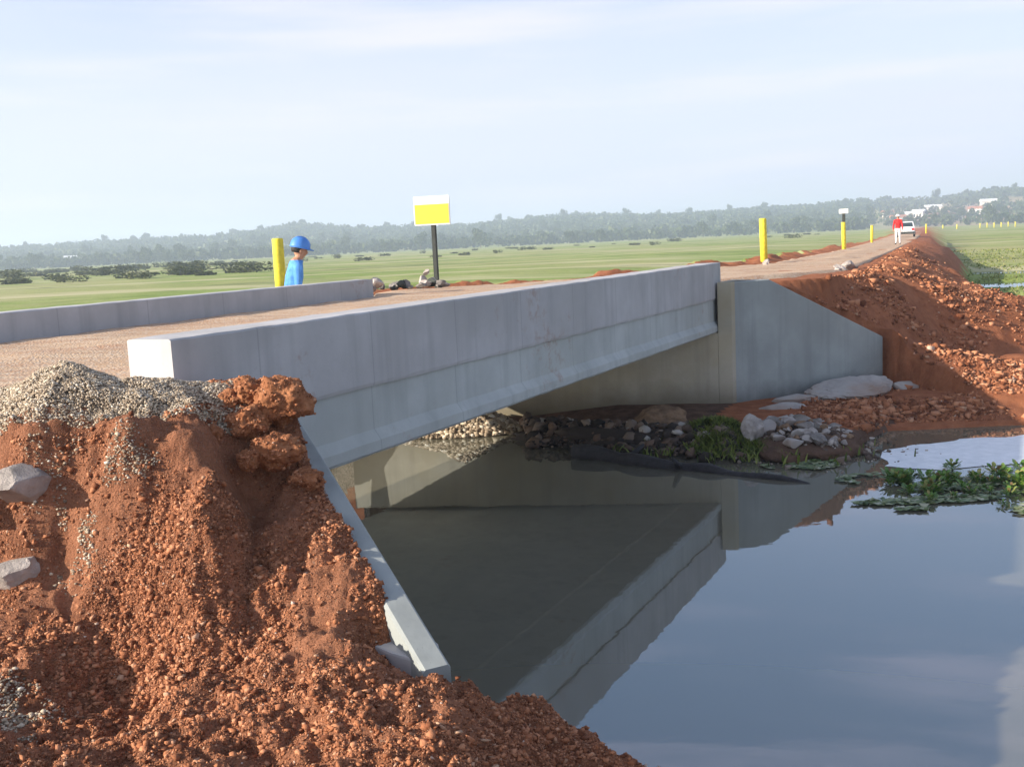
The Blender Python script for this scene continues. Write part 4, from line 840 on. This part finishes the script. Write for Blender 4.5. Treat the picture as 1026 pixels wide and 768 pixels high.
# bushes in the fields
def make_bush(seed, h, sp):
    rg = np.random.default_rng(seed); lobes = [((rg.normal(0, sp*.4), rg.normal(0, sp*.4), h*.45), (sp*.55, sp*.55, h*.5)) for _ in range(4)]
    V_ = crown_tris(rg, 260, lobes, .16); V_[:, 2] = np.maximum(V_[:, 2], -.05); return new_mesh('bush', V_, np.arange(len(V_)), 4, M_BUSH)
BU = [make_bush(400+k, h, sp) for k, (h, sp) in enumerate(((1.5, 1.6), (1.0, 1.2), (2.2, 1.8)))]
for k in range(130):
    if k < 100: px = RNG.uniform(-15, 260); d = RNG.uniform(120, 380)
    else: px = RNG.uniform(240, 860); d = RNG.uniform(190, 400)
    a_ = math.atan((px-513)/1050); x_, y_ = d*math.sin(a_), d*math.cos(a_); o = BU[k] if k < 3 else BU[k % 3].copy()
    if k >= 3: COL.objects.link(o)
    s_ = RNG.uniform(.35, .95)*(1 if k < 100 else .8); o.location = (x_, y_, float(drop([x_], [y_])[0])); o.scale = (s_*2.2, s_*1.2, s_*.8); o.rotation_euler = (0, 0, RNG.uniform(0, 6))
    tag(o, 'low dark bush scattered in the left field before the tree belt' if k < 100 else 'small dark bush standing alone in the middle field', 'bush', 'bushes in the left field' if k < 100 else 'bushes in the middle field')
def house(px, d, w_, dp, h_, label, rz=0.3, roofm=M_ROOF):
    a_ = math.atan((px-513)/1050); x_, y_ = d*math.sin(a_), d*math.cos(a_); root = empty('house', (x_, y_, float(drop([x_], [y_])[0])), rz-a_)
    bm = bmesh.new(); box(bm, -w_/2, w_/2, -dp/2, dp/2, -1, h_); obj('wall', bm, M_HOUSE, root)
    bm = bmesh.new(); rt = h_+dp*.28; q = [(-w_/2-.5, -dp/2-.5, h_+.01), (w_/2+.5, -dp/2-.5, h_+.01), (w_/2+.5, dp/2+.5, h_+.01), (-w_/2-.5, dp/2+.5, h_+.01), (-w_/2-.5, 0, rt), (w_/2+.5, 0, rt)]; v = [bm.verts.new(p) for p in q]
    for f_ in ((0, 1, 5, 4), (2, 3, 4, 5), (0, 4, 3), (1, 2, 5), (3, 2, 1, 0)): bm.faces.new([v[i] for i in f_])
    bmesh.ops.recalc_face_normals(bm, faces=bm.faces); obj('roof', bm, roofm, root)
    for wx in (-w_*.25, w_*.25): bm = bmesh.new(); box(bm, wx-.6, wx+.6, -dp/2-.05, -dp/2+.05, h_*.35, h_*.75); obj('window', bm, M_GLASS, root)
    bm = bmesh.new(); box(bm, -.5, .5, -dp/2-.05, -dp/2+.05, 0, h_*.72); obj('door', bm, M_BARK, root); tag(root, label, 'house')
for px, d, w_, h_, lb, rm in ((903, 760, 9, 4, 'pale house lowest on the far right hill above the person in red', M_ROOF), (914, 820, 7, 3.5, 'small pale house on the far hill between two larger houses', M_WHITE), (924, 800, 8, 5.5, 'tall white house on the far right hill', M_WHITE),
        (938, 900, 12, 3.5, 'long low pale roofed house near the right hill crest', M_WHITE), (893, 860, 8, 3, 'low red roofed house left on the far right hill', M_ROOF), (980, 820, 9, 4, 'red roofed house above the far yellow posts', M_ROOF),
        (993, 880, 11, 4, 'long white roofed house right on the far hill', M_WHITE), (87, 640, 12, 4.5, 'white building far off beyond the left field', M_WHITE), (960, 760, 8, 3.2, 'lone red roofed house on the bare reddish slope', M_ROOF)):
    house(px, d, w_, 6.5, h_, lb, RNG.uniform(-.4, .4), rm)
# grass tufts on the fields near enough to show
N = 26000; rr_ = 24*np.exp(RNG.random(N)*math.log(95/24.)); a_ = RNG.uniform(R(14), R(36), N); x = rr_*np.sin(a_); y = rr_*np.cos(a_); z = drop(x, y)
k = (x > np.interp(y, TY, XS)+.9); u_, v_ = to_uv(x, y); k &= (z > .02) & (u_ > 9) & (fbm(x/2.5, y/2.5, 3, 141) > -.12)
x, y, z, rr_ = x[k], y[k], z[k], rr_[k]
o = blades('grass', np.c_[x, y, z-.02], .07+rr_*.0006, .011+rr_*.0005, M_GRASS, .9); tag(o, 'tufted green and straw coloured grass on the flat fields', 'grass', kind='stuff')

# ------------------------------------------------------------------ air
bm = bmesh.new(); box(bm, -2750, 2750, -2750, 2750, -3, 75); hz = obj('haze', bm, None); hz.data.materials.clear()
m_ = bpy.data.materials.new('haze_air'); m_.use_nodes = True; t = m_.node_tree; t.nodes.clear(); ou = t.nodes.new('ShaderNodeOutputMaterial'); pv = t.nodes.new('ShaderNodeVolumePrincipled')
pv.inputs['Color'].default_value = (.73, .85, 1., 1); pv.inputs['Density'].default_value = .0008; pv.inputs['Anisotropy'].default_value = .2; t.links.new(pv.outputs[0], ou.inputs['Volume']); hz.data.materials.append(m_); hz['kind'] = 'stuff'; hz['label'] = 'pale bluish morning haze over the fields'; hz['category'] = 'haze'

# ------------------------------------------------------------------ light, sky, camera
SE = R(20.5); sh = np.array([-.935, -.355]); sh /= np.linalg.norm(sh); sd = Vector((sh[0]*math.cos(SE), sh[1]*math.cos(SE), math.sin(SE)))
L = bpy.data.lights.new('sun', 'SUN'); L.energy = 5.0; L.angle = R(.53); L.color = (1, .91, .78); so = bpy.data.objects.new('sun', L); COL.objects.link(so); so.rotation_euler = sd.to_track_quat('Z', 'Y').to_euler(); so.location = (-20, -10, 20)
Wd = bpy.data.worlds.new('World'); S.world = Wd; Wd.use_nodes = True; t = Wd.node_tree; bg = t.nodes['Background']
sky = t.nodes.new('ShaderNodeTexSky'); sky.sky_type = 'NISHITA'; sky.sun_disc = False; sky.sun_elevation = SE; sky.sun_rotation = math.atan2(sh[0], sh[1]); sky.air_density = 1.0; sky.dust_density = 1.5; sky.ozone_density = 2.
bg.inputs['Strength'].default_value = .11
tc = t.nodes.new('ShaderNodeTexCoord'); mp = t.nodes.new('ShaderNodeMapping'); mp.inputs['Scale'].default_value = (1, 1, 5.5); t.links.new(tc.outputs['Generated'], mp.inputs[0])
nz = t.nodes.new('ShaderNodeTexNoise'); nz.inputs['Scale'].default_value = 1.7; nz.inputs['Detail'].default_value = 4; nz.inputs['Roughness'].default_value = .45; t.links.new(mp.outputs[0], nz.inputs[0])
rp = t.nodes.new('ShaderNodeValToRGB'); rp.color_ramp.elements[0].position = .25; rp.color_ramp.elements[0].color = (.5,)*3+(1,); rp.color_ramp.elements[1].position = .78; rp.color_ramp.elements[1].color = (.95,)*3+(1,); t.links.new(nz.outputs[0], rp.inputs[0])
mx = t.nodes.new('ShaderNodeMix'); mx.data_type = 'RGBA'; mx.inputs[7].default_value = (4.0, 4.05, 5.35, 1); sx_ = t.nodes.new('ShaderNodeSeparateXYZ'); t.links.new(tc.outputs['Generated'], sx_.inputs[0]); mr = t.nodes.new('ShaderNodeMapRange'); mr.interpolation_type = 'SMOOTHSTEP'
for k_, v_ in ((1, .10), (2, .42), (3, 1.), (4, .10)): mr.inputs[k_].default_value = v_
t.links.new(sx_.outputs[2], mr.inputs[0]); mu = t.nodes.new('ShaderNodeMath'); mu.operation = 'MULTIPLY'; t.links.new(rp.outputs[0], mu.inputs[0]); t.links.new(mr.outputs[0], mu.inputs[1]); t.links.new(mu.outputs[0], mx.inputs[0]); t.links.new(sky.outputs[0], mx.inputs[6]); mp2 = t.nodes.new('ShaderNodeMapping'); mp2.inputs['Scale'].default_value = (1.3, 1.3, 13); mp2.inputs['Rotation'].default_value = (.06, .03, .4); t.links.new(tc.outputs['Generated'], mp2.inputs[0])
n2 = t.nodes.new('ShaderNodeTexNoise'); n2.inputs['Scale'].default_value = 1.6; n2.inputs['Detail'].default_value = 5; n2.inputs['Roughness'].default_value = .5; t.links.new(mp2.outputs[0], n2.inputs[0])
r2 = t.nodes.new('ShaderNodeMapRange'); r2.interpolation_type = 'SMOOTHSTEP'
for k_, v_ in ((1, .46), (2, .72), (3, 0.), (4, .55)): r2.inputs[k_].default_value = v_
t.links.new(n2.outputs[0], r2.inputs[0]); m2 = t.nodes.new('ShaderNodeMix'); m2.data_type = 'RGBA'; m2.inputs[7].default_value = (5.2, 4.75, 5.85, 1); t.links.new(r2.outputs[0], m2.inputs[0]); t.links.new(mx.outputs[2], m2.inputs[6]); t.links.new(m2.outputs[2], bg.inputs[0])

cd = bpy.data.cameras.new('camera'); cam = bpy.data.objects.new('camera', cd); COL.objects.link(cam); S.camera = cam
f_ = 1050.; rl = math.atan(.047); pt = math.atan(141*math.cos(rl)/f_)
Fv = Vector((0, math.cos(pt), -math.sin(pt))); R0 = Vector((1, 0, 0)); U0 = Vector((0, math.sin(pt), math.cos(pt))); Rv = R0*math.cos(rl)-U0*math.sin(rl); Uv = R0*math.sin(rl)+U0*math.cos(rl)
M_ = Matrix((Rv, Uv, -Fv)).transposed().to_4x4(); M_.translation = (0, 0, 2.75); cam.matrix_world = M_
cd.sensor_width = 36; cd.lens = 36*f_/1026; cd.clip_start = .05; cd.clip_end = 9000
S.view_settings.view_transform = 'Standard'; S.view_settings.look = 'None'; S.view_settings.exposure = 1.0; S.view_settings.gamma = 1
S.cycles.use_denoising = True; S.cycles.max_bounces = 8; S.cycles.volume_bounces = 1; S.cycles.caustics_reflective = True; S.cycles.blur_glossy = 1.5; S.cycles.sample_clamp_indirect = 6
